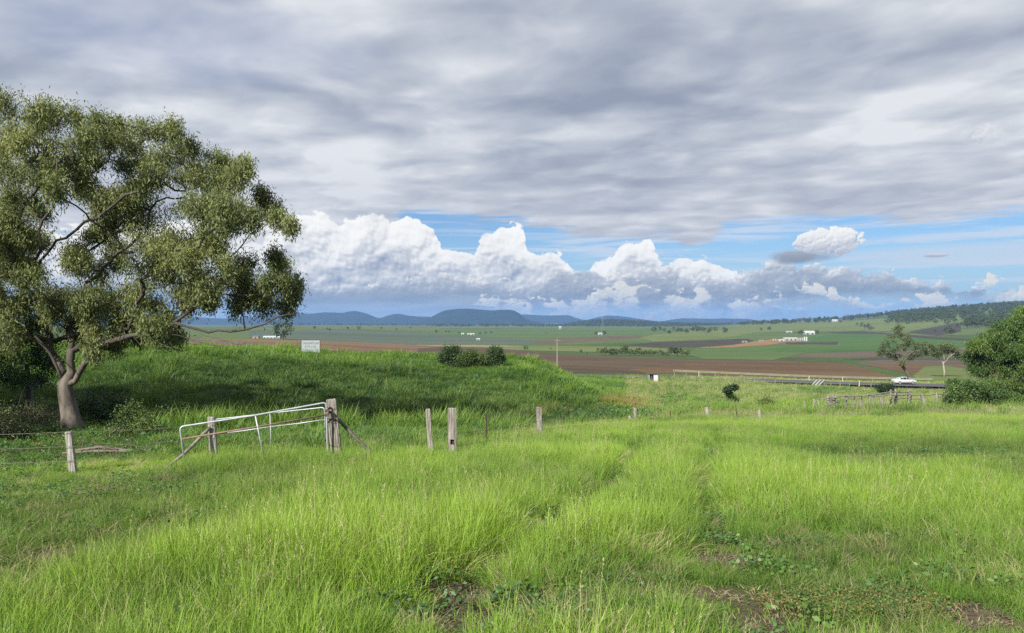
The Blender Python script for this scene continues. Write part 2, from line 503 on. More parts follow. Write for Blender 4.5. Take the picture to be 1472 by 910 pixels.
# small sunlit heaps low over the horizon
t3 = A((-400, 475), (560, 475), (655, 470), (690, 430), (720, 426), (760, 438), (830, 432), (880, 414), (930, 420), (980, 426), (1020, 424), (1060, 438), (1130, 420), (1160, 416), (1190, 422), (1230, 430), (1255, 442), (1330, 438), (1370, 430), (1420, 418), (1460, 424), (1500, 428), (1800, 432))
b3 = A((-400, 478), (700, 462), (900, 466), (1060, 464), (1130, 432), (1250, 447), (1330, 452), (1440, 442), (1800, 444))
c3 = heap(t3, b3, PB, warm, a1=5.0, a2=1.1, grad=0.40, relief=0.30, bias=0.30, bsoft=1.0, soft=0.45)
col = over(col, (c3[0], c3[1] * noise2(nt, vec(nt, u * 0.5 + 9.9, v * 1.1, 0.0), 0.5, 3, 0.5).step(0.40, 0.52)))


# separate clouds in the blue at right
def puff(cx, cy_, rx, ry, pr, stops, soft=0.25, bias=0.2, relief=0.5, flat=0.0, a=1.0):
    (w, f0), (w1, f1) = pr
    du = (u - au(cx)) / (rx / 11.0); dv = (v - av(cx, cy_)) / (ry / 11.0)
    r2 = du * du + dv * dv
    d = (1.0 - r2) * 1.3 + (f0 + w * 1.5) * a - dv.step(-0.2, -1.0) * flat
    sh = (f0 - f1) * relief + dv * 0.28 + bias
    return ramp(nt, sh.clamp(), stops), d.step(0.0, soft)


col = over(col, puff(1150, 369, 46, 10, PA, grey, soft=1.4, bias=0.32, relief=0.1, a=0.5))
col = over(col, puff(1192, 348, 36, 17, PB, white, soft=0.3, bias=0.6, relief=0.34, flat=0.5))
col = over(col, puff(1345, 367, 16, 3.0, PB, grey, soft=1.4, bias=0.72, relief=0.1, a=0.6))
col = over(col, puff(1412, 196, 26, 15, PB, white, soft=2.2, bias=0.62, relief=0.25), 0.5)
nt.links.new(col.k, bg.inputs['Color'])
W.cycles.sampling_method = 'NONE'
# ------------------------------------------------------------------ ground sheet
thf = np.radians(np.concatenate([np.arange(-180, -41, 3.0), np.arange(-41, 41, 0.12), np.arange(41, 180, 3.0)]))
rs_ = [0.0, 0.6, 1.0]
while rs_[-1] < 12000:
    r = rs_[-1]
    if r < 100: dr = max(0.014 * r, 0.04)
    elif r < 200: dr = 1.0
    elif r < 900: dr = min(0.6 * r * r / 22000, 12)
    elif r < 2700: dr = 12
    else: dr = 0.02 * r
    rs_.append(r + dr)
rs_ = np.array(rs_[1:])
TH, RR = np.meshgrid(thf, rs_, indexing='ij')
GX, GY = RR * np.sin(TH), RR * np.cos(TH)
GZ = gz(GX, GY)
NTH, NRR = GX.shape
gv = np.stack([GX, GY, GZ], -1).reshape(-1, 3)
gv = np.vstack([gv, [[0, 0, gz1(0, 0.5)]]])
ii, jj = np.meshgrid(np.arange(NTH), np.arange(NRR - 1), indexing='ij')
i2 = (ii + 1) % NTH
quads = np.stack([ii * NRR + jj, ii * NRR + jj + 1, i2 * NRR + jj + 1, i2 * NRR + jj], -1).reshape(-1, 4)
fan = np.stack([np.full(NTH, len(gv) - 1), np.arange(NTH) * NRR, ((np.arange(NTH) + 1) % NTH) * NRR], -1)
# what grows or lies where (plain land-cover colours)
PXG = np.where(GY > 0.5, CX + F * GX / np.maximum(GY, 0.5), -9999)
PYG = np.where(GY > 0.5, CY - F * (GZ - EYE) / np.maximum(GY, 0.5), 9999)


def track_mask(x, y):
    """the two wheel ruts climbing through the long grass"""
    def rut(pts, w):
        P = np.array(pts); xc = np.interp(y, P[:, 1], P[:, 0])
        ww = w * (0.75 + 0.5 * vnoise(y * 0.8, x * 0 + 3, 11))
        wob = (fbm(y * 0.7, x * 0, 21, 3) - 0.5) * 0.5
        inside = (y > P[0, 1] - 1) & (y < P[-1, 1])
        return np.exp(-((x - xc - wob) / ww) ** 2) * inside
    def q(px, py):
        d = 1.65 / ((py - CY) / F - 0.1); return ((px - CX) * d / F, d)
    a = rut([q(615, 925), q(660, 870), q(720, 815), q(800, 760), q(850, 720), q(885, 692), q(915, 655), q(928, 630), q(936, 618)], 0.38)
    b = rut([q(1060, 925), q(1055, 870), q(1040, 810), q(1010, 745), q(1012, 700), q(1022, 660), q(1026, 635), q(1024, 618)], 0.30)
    return np.maximum(a, b)


def bare_mask(x, y):
    """small bare earth patches"""
    t = track_mask(x, y)
    n = fbm(x * 1.1, y * 0.9, 31, 4)
    m = t * sstep(0.47, 0.60, n) * sstep(22, 9, y)
    def q(px, py):
        d = 1.65 / ((py - CY) / F - 0.1); return ((px - CX) * d / F, d)
    for px, py, rx, ry in ((650, 885, .62, .42), (640, 850, .45, .5), (790, 758, .5, .7), (1045, 805, .45, .5), (1390, 885, .55, .6), (1215, 905, .55, .4), (1020, 850, .3, .3), (100, 786, .5, .5), (1400, 668, .6, 1.2), (125, 705, .8, 1.0), (1110, 865, .3, .3), (490, 870, .35, .3)):
        cx_, cy_ = q(px, py)
        e = ((x - cx_) / (rx * .75)) ** 2 + ((y - cy_) / (ry * .75)) ** 2
        m = np.maximum(m, sstep(1.5, 0.5, e + (n - 0.5) * 2.2))
    return np.clip(m, 0, 1)


def mixc(a, b, t): return a * (1 - t[..., None]) + np.array(b) * t[..., None]


near_c = np.array(alb(88, 118, 40)); soil_c = np.array(alb(134, 120, 100))
cov = np.zeros(GX.shape + (3,)) + near_c
cov = mixc(cov, alb(84, 120, 40), sstep(34, 42, GY))
n1 = fbm(GX * .12, GY * .12, 41, 4)
cov = mixc(cov, alb(108, 128, 52), sstep(.45, .65, n1) * sstep(20, 40, RR))
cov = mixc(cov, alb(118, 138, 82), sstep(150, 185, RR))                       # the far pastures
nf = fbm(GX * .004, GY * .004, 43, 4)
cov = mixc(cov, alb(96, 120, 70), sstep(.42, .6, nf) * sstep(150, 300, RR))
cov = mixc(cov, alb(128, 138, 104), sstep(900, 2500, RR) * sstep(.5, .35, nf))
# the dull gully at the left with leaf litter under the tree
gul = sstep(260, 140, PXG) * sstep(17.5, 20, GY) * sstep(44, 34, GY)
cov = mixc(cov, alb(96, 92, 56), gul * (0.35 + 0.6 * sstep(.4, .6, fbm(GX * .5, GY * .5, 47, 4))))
bare = bare_mask(GX, GY) * (RR < 40)
cov = mixc(cov, soil_c, bare)

gm, nt, b = new_mat('meadow_soil')
at_ = nt.nodes.new('ShaderNodeAttribute'); at_.attribute_name = 'cover'
tcn = nt.nodes.new('ShaderNodeTexCoord'); ob = S(nt, tcn.outputs['Object'])
n_a = noise(nt, ob, 0.9, 6, 0.65); n_b = noise(nt, ob, 14.0, 5, 0.65); n_c = noise(nt, ob, 0.03, 5, 0.6)
k = ramp(nt, n_a * 0.35 + n_b * 0.42 + n_c * 0.23, [(0.34, (0.42, 0.42, 0.42)), (0.5, (1, 1, 1)), (0.66, (1.6, 1.55, 1.4))])
c = mix(nt, 1.0, S(nt, at_.outputs['Color']), k, 'MULTIPLY')
nt.links.new(c.k, b.inputs['Base Color']); b.inputs['Roughness'].default_value = 0.95; b.inputs['Specular IOR Level'].default_value = 0.1
bp = nt.nodes.new('ShaderNodeBump'); bp.inputs['Strength'].default_value = 1.0; bp.inputs['Distance'].default_value = 0.12
nt.links.new((n_b * 0.7 + n_a * 0.4).k, bp.inputs['Height']); nt.links.new(bp.outputs[0], b.inputs['Normal'])
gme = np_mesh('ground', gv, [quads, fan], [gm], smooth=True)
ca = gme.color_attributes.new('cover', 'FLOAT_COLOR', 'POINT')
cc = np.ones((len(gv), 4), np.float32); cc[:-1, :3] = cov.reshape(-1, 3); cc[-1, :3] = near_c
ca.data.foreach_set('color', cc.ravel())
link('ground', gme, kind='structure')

# ------------------------------------------------------------------ fields on the plain
fcx = (PXG[:, :-1] + PXG[:, 1:]) / 2; fcy = (PYG[:, :-1] + PYG[:, 1:]) / 2
fcx = ((fcx + np.roll(fcx, -1, 0)) / 2).reshape(-1); fcy = ((fcy + np.roll(fcy, -1, 0)) / 2).reshape(-1)
frr = RR[:, :-1].reshape(-1); fgx = GX[:, :-1].reshape(-1); fgy = GY[:, :-1].reshape(-1)
taken = np.zeros(len(fcx), bool)


def inpoly(x, y, poly):
    n = len(poly); c = np.zeros(len(x), bool)
    for i in range(n):
        x0, y0 = poly[i]; x1, y1 = poly[(i + 1) % n]
        if y0 == y1: continue
        cond = ((y0 > y) != (y1 > y)) & (x < (x1 - x0) * (y - y0) / (y1 - y0) + x0)
        c ^= cond
    return c


def mute(c, k=.18): return tuple(a * (1 - k) + b * k for a, b in zip(c, alb(122, 126, 94)))


def field_mat(name, c1, c2, sc=0.02, streak=(1, 1, 1), c3=None):
    if 'earth' in name or 'crop' in name or 'past' in name: c1, c2, c3 = mute(c1), mute(c2), c3 and mute(c3)
    m, nt, b = new_mat(name)
    b.inputs['Roughness'].default_value = 0.95; b.inputs['Specular IOR Level'].default_value = 0.05
    tcn = nt.nodes.new('ShaderNodeTexCoord'); mp = nt.nodes.new('ShaderNodeMapping'); mp.inputs['Scale'].default_value = streak
    nt.links.new(tcn.outputs['Object'], mp.inputs['Vector']); v_ = S(nt, mp.outputs[0])
    mp2 = nt.nodes.new('ShaderNodeMapping'); mp2.inputs['Scale'].default_value = (.12, 1.6, 1); mp2.inputs['Rotation'].default_value = (0, 0, .12); nt.links.new(tcn.outputs['Object'], mp2.inputs['Vector'])
    f = noise(nt, v_, sc, 6, 0.6) * 0.45 + noise(nt, v_, sc * 9, 4, 0.6) * 0.3 + noise(nt, S(nt, mp2.outputs[0]), .12, 4, 0.65) * 0.25
    st = [(0.41, c1), (0.59, c2)] + ([(0.68, c3)] if c3 else [])
    nt.links.new(ramp(nt, f, st).k, b.inputs['Base Color'])
    return m


FM = {
    'pink': field_mat('dry_ploughed_earth', alb(138, 106, 86), alb(172, 138, 112), .03, (.3, 1, 1)),
    'brown': field_mat('dark_ploughed_earth', alb(100, 82, 70), alb(130, 108, 92), .03, (.3, 1, 1)),
    'red': field_mat('red_ploughed_earth', alb(112, 86, 66), alb(150, 118, 94), .05, (.3, 1, 1), alb(126, 114, 72)),
    'black': field_mat('black_ploughed_earth', alb(80, 76, 76), alb(100, 94, 93), .02),
    'greybrown': field_mat('grey_fallow_earth', alb(116, 102, 92), alb(142, 128, 112), .02, (.3, 1, 1)),
    'teal': field_mat('dull_green_stubble', alb(104, 122, 104), alb(124, 134, 116), .006, (.25, 1, 1)),
    'crop': field_mat('bright_young_crop', alb(84, 126, 64), alb(106, 148, 78), .012, (.4, 1, 1)),
    'lush': field_mat('green_pasture', alb(96, 130, 76), alb(124, 150, 92), .008, (.3, 1, 1)),
    'light': field_mat('yellow_green_pasture', alb(124, 144, 82), alb(150, 164, 104), .008, (.4, 1, 1)),
    'tan': field_mat('pale_stubble', alb(164, 158, 118), alb(184, 174, 134), .02, (.2, 1, 1)),
    'orange': field_mat('orange_dirt_yard', alb(168, 130, 92), alb(196, 160, 120), .05),
    'olive': field_mat('olive_pasture', alb(112, 130, 72), alb(140, 150, 84), .008, (.3, 1, 1)),
}
FIELDS = [   # name, material, first depth, outline
    ('crop_field', 'light', 120, [(1330, 527), (1362, 526), (1420, 536), (1420, 553), (1330, 553), (1312, 541)]),
    ('ploughed_field', 'red', 160, [(905, 531), (1000, 522.5), (1140, 521), (1212, 522), (1240, 529), (1295, 545), (1302, 552), (1200, 549), (1060, 541.5), (985, 537.5), (930, 537)]),
    ('ploughed_field', 'brown', 120, [(600, 501), (640, 498), (700, 500), (760, 505), (800, 509), (850, 511.5), (1000, 517), (1140, 518.5), (1212, 521), (1140, 521), (1000, 522.5), (905, 531), (930, 538), (840, 536), (700, 534), (600, 522)]),
    ('ploughed_field', 'pink', 104, [(200, 486), (330, 487.2), (430, 489), (520, 492), (600, 496), (640, 498), (600, 501), (600, 524), (500, 524), (420, 508), (200, 498)]),
    ('ploughed_field', 'red', 190, [(1243, 525), (1300, 524), (1420, 528), (1500, 529), (1500, 543), (1330, 541), (1300, 536)]),
    ('ploughed_field', 'greybrown', 190, [(1225, 521), (1262, 517.5), (1330, 518), (1500, 520), (1500, 529), (1420, 528), (1300, 524), (1243, 525)]),
    ('ploughed_field', 'black', 200, [(1210, 517), (1260, 514.5), (1340, 515.5), (1500, 517), (1500, 520), (1330, 518), (1262, 517.5)]),
    ('fallow_field', 'greybrown', 250, [(1136, 512), (1165, 508), (1215, 506), (1262, 505), (1340, 503), (1410, 497), (1500, 498), (1500, 513), (1340, 512), (1200, 515), (1120, 514.5)]),
    ('crop_field', 'crop', 300, [(1165, 484), (1200, 480.5), (1262, 480.5), (1330, 487), (1400, 491), (1500, 494), (1500, 498), (1410, 497), (1340, 502), (1262, 504), (1165, 506), (1080, 505), (1130, 499), (1206, 497), (1211, 491.5), (1150, 490.5)]),
    ('ploughed_field', 'black', 300, [(1130, 492.5), (1206, 491.5), (1203, 495.5), (1130, 495)]),
    ('dirt_yard', 'orange', 300, [(1060, 495), (1108, 488), (1160, 486.5), (1166, 491), (1130, 492), (1100, 496.5), (1040, 500), (1000, 500.5)]),
    ('crop_field', 'lush', 260, [(1000, 502), (1040, 500.5), (1100, 497), (1130, 499), (1080, 505), (1165, 506.5), (1136, 512), (1110, 518), (1010, 516), (985, 508)]),
    ('ploughed_field', 'black', 500, [(1190, 477), (1240, 476), (1300, 481), (1345, 484), (1400, 488), (1500, 489), (1500, 493), (1400, 491), (1330, 486.5), (1262, 480), (1205, 480)]),
    ('ploughed_field', 'black', 500, [(1304, 478), (1352, 468.5), (1372, 465), (1384, 465), (1380, 477), (1348, 483), (1318, 480)]),
    ('ploughed_field', 'black', 400, [(890, 497), (940, 492), (1072, 487), (1085, 490), (1060, 495), (1000, 499.5), (950, 500)]),
    ('fallow_field', 'greybrown', 500, [(776, 487.5), (850, 484.5), (920, 482), (925, 484), (890, 489), (800, 494), (768, 494)]),
    ('stubble_field', 'tan', 300, [(470, 494), (560, 495.5), (700, 496), (760, 498), (700, 499), (560, 497.5)]),
    ('pasture', 'light', 300, [(640, 499), (720, 497.5), (800, 497), (920, 499), (985, 503), (1000, 511), (900, 507), (800, 505), (720, 503)]),
    ('pasture', 'lush', 700, [(590, 478), (650, 474), (760, 471.5), (960, 471), (1010, 474), (940, 481), (850, 484), (776, 487), (700, 484)]),
    ('pasture', 'light', 600, [(1010, 474), (1060, 467), (1120, 463), (1200, 462), (1290, 457), (1500, 450), (1500, 466), (1380, 463), (1352, 467), (1304, 477), (1240, 475), (1190, 476), (1085, 478), (1040, 486), (940, 491), (920, 486), (940, 481)]),
    ('stubble_field', 'teal', 400, [(360, 476), (480, 474), (590, 478), (700, 484.5), (776, 488), (768, 495), (700, 495.5), (560, 495), (470, 493.5), (420, 488), (360, 486)]),
    ('pasture', 'olive', 700, [(360, 472), (480, 470), (620, 470), (640, 474), (590, 477), (480, 473.5), (360, 475.5)]),
]
vid = quads
for name, mk, d0, poly in FIELDS:
    wob = 1.1 * (fbm(fgx * .015, fgy * .015, 77, 5) - 0.5)
    m = inpoly(fcx, fcy + wob, poly) & (frr > d0) & (fgy > 0) & ~taken
    taken |= m
    if not m.any(): print('EMPTY FIELD', name, mk); continue
    q = vid[m]; uq, inv = np.unique(q, return_inverse=True)
    V = gv[uq].copy(); V[:, 2] += 0.05
    link(name, np_mesh(name, V, [inv.reshape(-1, 4)], [FM[mk]], smooth=True), kind='structure')

# ------------------------------------------------------------------ ranges far behind
def ridge_mesh(name, sil, d, depth, mat, seed, base_z=-75, n=260, m=34, rough=1.0, steep=1.0):
    sil = np.array(sil, float)
    us = np.linspace(sil[0, 0], sil[-1, 0], n)
    top = pchip(sil[:, 0], sil[:, 1], us)
    x = (us - CX) * d / F; H = (CY - top) * d / F + EYE - base_z
    W_ = np.linspace(-1, 1, m)
    XX = x[:, None] + 0 * W_[None]; YY = d + W_[None] * depth * 0.5 + 0 * x[:, None]
    g = 1 - np.abs(W_) ** (1.6 * steep)
    XX = XX * YY / d
    nz = fbm(XX / 260, YY / 200, seed, 5) - 0.5
    ZZ = base_z + np.maximum(H, 0)[:, None] * (np.clip(g[None] * (1 + 0.0 * nz), 0, 1)) + nz * rough * 26 * (np.abs(W_)[None] > 0.05) * np.sqrt(np.clip(g, 0, 1))[None] * sstep(0, 40, H)[:, None]
    V = np.stack([XX, YY, ZZ], -1).reshape(-1, 3)
    a, b_ = np.meshgrid(np.arange(n - 1), np.arange(m - 1), indexing='ij')
    q = np.stack([a * m + b_, (a + 1) * m + b_, (a + 1) * m + b_ + 1, a * m + b_ + 1], -1).reshape(-1, 4)
    return link(name, np_mesh(name, V, [q], [mat], smooth=True), kind='structure')


mtm = field_mat('cloud_shaded_forest', (.008, .014, .010), (.016, .024, .015), .008)  # forest colour kept extra dark to hold the cloud shadow on the ranges
wdm = field_mat('wooded_slope', (.022, .030, .018), (.040, .048, .028), .02)
ridge_mesh('mountain_range', [(-300, 462), (-100, 455), (0, 450), (120, 456), (230, 453), (330, 458), (420, 450.5), (440, 451), (470, 449), (490, 449.6), (508, 447), (524, 450), (545, 457), (556, 454), (570, 451), (590, 454.5), (616, 456), (640, 461), (670, 468)], 7600, 1600, mtm, 3, n=600)
ridge_mesh('table_mountain', [(566, 472), (590, 467), (608, 461.5), (628, 451.5), (638, 446.8), (650, 445), (664, 444), (690, 445), (706, 446.2), (722, 445.2), (734, 445.4), (744, 449), (758, 459), (776, 464.5), (802, 470)], 6600, 1300, mtm, 11, n=400, steep=1.5, rough=.8)
ridge_mesh('mountain_range', [(690, 466), (735, 454), (760, 452.5), (785, 453.5), (815, 453), (828, 457), (842, 460), (856, 457), (875, 453.5), (900, 455.5), (930, 460), (948, 462), (965, 459.5), (985, 457.5), (1010, 458), (1060, 458.2), (1090, 460.5), (1150, 466)], 9200, 1500, mtm, 23, n=500)
ridge_mesh('wooded_hill', [(785, 472), (815, 468.5), (832, 465.5), (846, 463), (880, 462), (915, 463.5), (960, 466), (1000, 467.5), (1040, 468.5), (1075, 470), (1110, 472)], 3700, 900, wdm, 31, base_z=-75, n=320, rough=.5)
ridge_mesh('wooded_hill', [(400, 470), (450, 468.5), (490, 467), (540, 467.5), (580, 469), (610, 470)], 5000, 700, wdm, 37, base_z=-75, n=160, rough=.5)

# ------------------------------------------------------------------ the air
hm = bpy.data.materials.new('haze'); hm.use_nodes = True
nt = hm.node_tree; nt.nodes.clear()
ho = nt.nodes.new('ShaderNodeOutputMaterial'); hv = nt.nodes.new('ShaderNodeVolumePrincipled'); nt.links.new(hv.outputs[0], ho.inputs['Volume'])
hv.inputs['Color'].default_value = (0.27, 0.50, 0.93, 1); hv.inputs['Density'].default_value = HAZE; hv.inputs['Anisotropy'].default_value = 0.1
hb = MB(); zl = float(GZ.min()) - 4
hb.box((0, 1200, (zl + 150) / 2), (27000, 26000, 150 - zl))
if HAZE > 0: hb.build('haze', hm, kind='stuff')
# ------------------------------------------------------------------ plants: materials
def leaf_mat(name, dark, mid, bright, rough=0.5, transl=0.35, attr='tint', atype='INSTANCER', spec=0.25, tip=None):
    """leaf colour runs with the plant's own tint value; thin leaves let light through"""
    m, nt, b = new_mat(name)
    a = nt.nodes.new('ShaderNodeAttribute'); a.attribute_type = atype; a.attribute_name = attr
    f = S(nt, a.outputs['Fac'])
    c = ramp(nt, f, [(0.0, dark), (0.5, mid), (1.0, bright)])
    if tip is not None:
        a2 = nt.nodes.new('ShaderNodeAttribute'); a2.attribute_name = 'along'
        c = mix(nt, S(nt, a2.outputs['Fac']).pow(2.0) * 0.6, c, tip)
    nt.links.new(c.k, b.inputs['Base Color']); b.inputs['Roughness'].default_value = rough; b.inputs['Specular IOR Level'].default_value = spec
    t = nt.nodes.new('ShaderNodeBsdfTranslucent'); nt.links.new(mix(nt, 1.0, c, (1.15, 1.15, 0.6), 'MULTIPLY').k, t.inputs['Color'])
    mx = nt.nodes.new('ShaderNodeMixShader'); mx.inputs[0].default_value = transl
    nt.links.new(b.outputs[0], mx.inputs[1]); nt.links.new(t.outputs[0], mx.inputs[2])
    nt.links.new(mx.outputs[0], nt.nodes['Material Output'].inputs['Surface'])
    return m


GRASS = leaf_mat('grass_blades', (.040, .096, .021), (.104, .228, .027), (.232, .382, .043), transl=0.38, tip=(.27, .33, .08))
GRASS_SHADED = leaf_mat('shaded_bank_blades', (.026, .066, .014), (.070, .155, .020), (.165, .285, .034), transl=0.3, tip=(.20, .27, .06))  # darker copy of the grass, tree shade on the bank put into its colour
STRAW = leaf_mat('seed_stems', (.20, .22, .085), (.30, .31, .14), (.40, .38, .20), transl=0.3)
WEED = leaf_mat('weed_leaves', (.030, .075, .020), (.055, .125, .030), (.105, .190, .040), transl=0.25, spec=.35)
RUST = leaf_mat('rusty_weeds', (.08, .12, .03), (.16, .15, .045), (.24, .16, .06), transl=0.3)
DRY = leaf_mat('dry_grass', (.18, .16, .09), (.28, .25, .13), (.38, .34, .19), transl=0.25)


def with_attr(me, name, vals):
    a = me.attributes.new(name, 'FLOAT', 'POINT'); a.data.foreach_set('value', np.asarray(vals, np.float32))
    return me


def blades(n, rad, h0, h1, w, lean0, lean1, seg=3, seed=0, curl=1.8):
    g = np.random.default_rng(seed)
    rr = rad * np.sqrt(g.random(n)); aa = g.random(n) * 6.283
    bx, by = rr * np.cos(aa), rr * np.sin(aa)
    di = aa + g.normal(0, 1.0, n); h = g.uniform(h0, h1, n); ln = g.uniform(lean0, lean1, n)
    fc = di + g.normal(0, .9, n) + 1.57
    V, T = [], []
    for k in range(seg + 1):
        t = k / seg
        out = ln * h * t ** curl; zz = h * (t - 0.35 * ln * t ** 2.2)
        cxx, cyy = bx + np.cos(di) * out, by + np.sin(di) * out
        ww = w * (1 - 0.15 * t) * (1 - t ** 3) * (0.7 + 0.6 * g.random(n)) * 0.5
        if k < seg:
            V += [np.stack([cxx - np.cos(fc) * ww, cyy - np.sin(fc) * ww, zz], -1), np.stack([cxx + np.cos(fc) * ww, cyy + np.sin(fc) * ww, zz], -1)]
            T += [np.full(n, t)] * 2
        else:
            V.append(np.stack([cxx, cyy, zz], -1)); T.append(np.full(n, 1.0))
    Vv = np.stack(V, 1).reshape(-1, 3); Tt = np.stack(T, 1).reshape(-1)
    m = 2 * seg + 1; o = np.arange(n)[:, None] * m
    Q = np.concatenate([o + np.array([[2 * k, 2 * k + 1, 2 * k + 3, 2 * k + 2]]) for k in range(seg - 1)]) if seg > 1 else np.zeros((0, 4), int)
    Tr = o + np.array([[2 * seg - 2, 2 * seg - 1, 2 * seg]])
    return Vv, [Q, Tr], Tt


def leaves(C, D, L, Wd, seed=0, fold=0.15):
    """diamond leaves: base points C, directions D (unit), lengths L, widths Wd"""
    g = np.random.default_rng(seed); n = len(C)
    r = g.normal(size=(n, 3)); s_ = np.cross(D, r); s_ /= np.linalg.norm(s_, axis=1)[:, None] + 1e-9
    nn = np.cross(D, s_)
    L = np.broadcast_to(L, n)[:, None]; Wd = np.broadcast_to(Wd, n)[:, None]
    mid = C + D * L * 0.45
    V = np.stack([C, mid + s_ * Wd * .5 + nn * Wd * fold, C + D * L, mid - s_ * Wd * .5 + nn * Wd * fold], 1).reshape(-1, 3)
    return V, np.arange(n * 4).reshape(-1, 4)


def merge(parts):
    V, Fq, Ft, A, n = [], [], [], [], 0
    for v, fs, a in parts:
        V.append(v); A.append(a)
        for f in fs:
            if len(f): (Fq if f.shape[1] == 4 else Ft).append(f + n)
        n += len(v)
    return np.vstack(V), [x for x in ([np.vstack(Fq)] if Fq else []) + ([np.vstack(Ft)] if Ft else [])], np.concatenate(A)


def grass_proto(name, mat, *parts):
    V, Fs, A_ = merge(parts)
    me = np_mesh(name, V, Fs, [mat]); with_attr(me, 'along', A_)
    return bpy.data.objects.new(name, me)


def seed_heads(n, rad, h0, h1, w, seed):
    g = np.random.default_rng(seed); parts = [blades(n, rad, h0, h1, w, .05, .35, 3, seed)]
    V = parts[0][0].reshape(n, -1, 3); tips = V[:, -1]; prev = V[:, -2]
    d = tips - prev; d /= np.linalg.norm(d, axis=1)[:, None]
    C, D = [], []
    for i in range(n):
        for k in range(14):
            C.append(tips[i] - d[i] * g.uniform(0, .14)); q = d[i] + g.normal(0, .3, 3); D.append(q / np.linalg.norm(q))
    v, f = leaves(np.array(C), np.array(D), .022, w * 1.5, seed)
    parts.append((v, [f], np.ones(len(v))))
    return parts


def broadleaf(n, rad, h, size, seed):
    g = np.random.default_rng(seed)
    rr = rad * np.sqrt(g.random(n)); a = g.random(n) * 6.283
    C = np.stack([rr * np.cos(a), rr * np.sin(a), h * (1 - (rr / rad) ** 2 * .6) * g.uniform(.25, 1, n)], -1)
    D = np.stack([np.cos(a + g.normal(0, .7, n)), np.sin(a + g.normal(0, .7, n)), g.uniform(-.25, .55, n)], -1); D /= np.linalg.norm(D, axis=1)[:, None]
    v, f = leaves(C, D, size * g.uniform(.6, 1.3, n), size * .62 * g.uniform(.7, 1.2, n), seed, .1)
    return (v, [f], np.zeros(len(v)))


def scatter(name, pos, scl, idx, tint, protos, tilt=.12, seed=0, **kw):
    """one stuff object: points carrying size, turn, kind and tint; geometry nodes put a tuft on each"""
    g = np.random.default_rng(seed); n = len(pos)
    coll = bpy.data.collections.new(name + '_tufts')
    for p in protos: coll.objects.link(p)
    order = {o.name: i for i, o in enumerate(sorted(protos, key=lambda q: q.name))}
    remap = np.array([order[p.name] for p in protos])
    me = bpy.data.meshes.new(name); me.vertices.add(n); me.vertices.foreach_set('co', np.asarray(pos, np.float32).ravel())
    rot = np.stack([g.normal(0, tilt, n), g.normal(0, tilt, n), g.random(n) * 6.283], -1).astype(np.float32)
    a = me.attributes.new('turn', 'FLOAT_VECTOR', 'POINT'); a.data.foreach_set('vector', rot.ravel())
    with_attr(me, 'size', scl); with_attr(me, 'tint', np.clip(tint, 0, 1))
    a = me.attributes.new('which', 'INT', 'POINT'); a.data.foreach_set('value', remap[np.asarray(idx, int)].astype(np.int32))
    o = link(name, me, kind='stuff', **kw)
    ng = bpy.data.node_groups.new(name, 'GeometryNodeTree')
    ng.interface.new_socket('Geometry', in_out='INPUT', socket_type='NodeSocketGeometry'); ng.interface.new_socket('Geometry', in_out='OUTPUT', socket_type='NodeSocketGeometry')
    N = ng.nodes; i_, o_ = N.new('NodeGroupInput'), N.new('NodeGroupOutput')
    mp = N.new('GeometryNodeMeshToPoints'); ip = N.new('GeometryNodeInstanceOnPoints'); ci = N.new('GeometryNodeCollectionInfo')
    ci.inputs['Collection'].default_value = coll; ci.inputs['Separate Children'].default_value = True; ci.inputs['Reset Children'].default_value = True
    def na(nm, t):
        q = N.new('GeometryNodeInputNamedAttribute'); q.data_type = t; q.inputs['Name'].default_value = nm; return q.outputs[0]
    L = ng.links.new
    L(i_.outputs[0], mp.inputs[0]); L(mp.outputs[0], ip.inputs['Points']); L(ci.outputs[0], ip.inputs['Instance'])
    ip.inputs['Pick Instance'].default_value = True
    L(na('which', 'INT'), ip.inputs['Instance Index']); L(na('turn', 'FLOAT_VECTOR'), ip.inputs['Rotation']); L(na('size', 'FLOAT'), ip.inputs['Scale'])
    L(ip.outputs[0], o_.inputs[0])
    md = o.modifiers.new('tufts', 'NODES'); md.node_group = ng
    return o


def q2(px, py, s=0.1):
    d = 1.65 / ((py - CY) / F - s); return ((px - CX) * d / F, d)


def spot(x, y, px, py, rx, ry, s=0.1):
    """soft round patch on the near slope"""
    cx_, cy_ = q2(px, py, s)
    return np.exp(-(((x - cx_) / rx) ** 2 + ((y - cy_) / ry) ** 2))


# ------------------------------------------------------------------ near meadow
def ring_pts(y0, y1, dens, seed, side=0.72, extra=3.0):
    g = np.random.default_rng(seed)
    w1 = y1 * side + extra; n = int((y1 - y0) * 2 * w1 * dens)
    x = g.uniform(-w1, w1, n); y = g.uniform(y0, y1, n)
    k = np.abs(x) < y * side + extra
    return x[k], y[k]


def fence_depth(x):
    """how far the long grass of the near slope reaches"""
    return np.interp(x, [-30, -14, -8, -4, -1.5, 1, 8, 30], [17.5, 17.5, 20, 21, 24, 31, 46, 50])


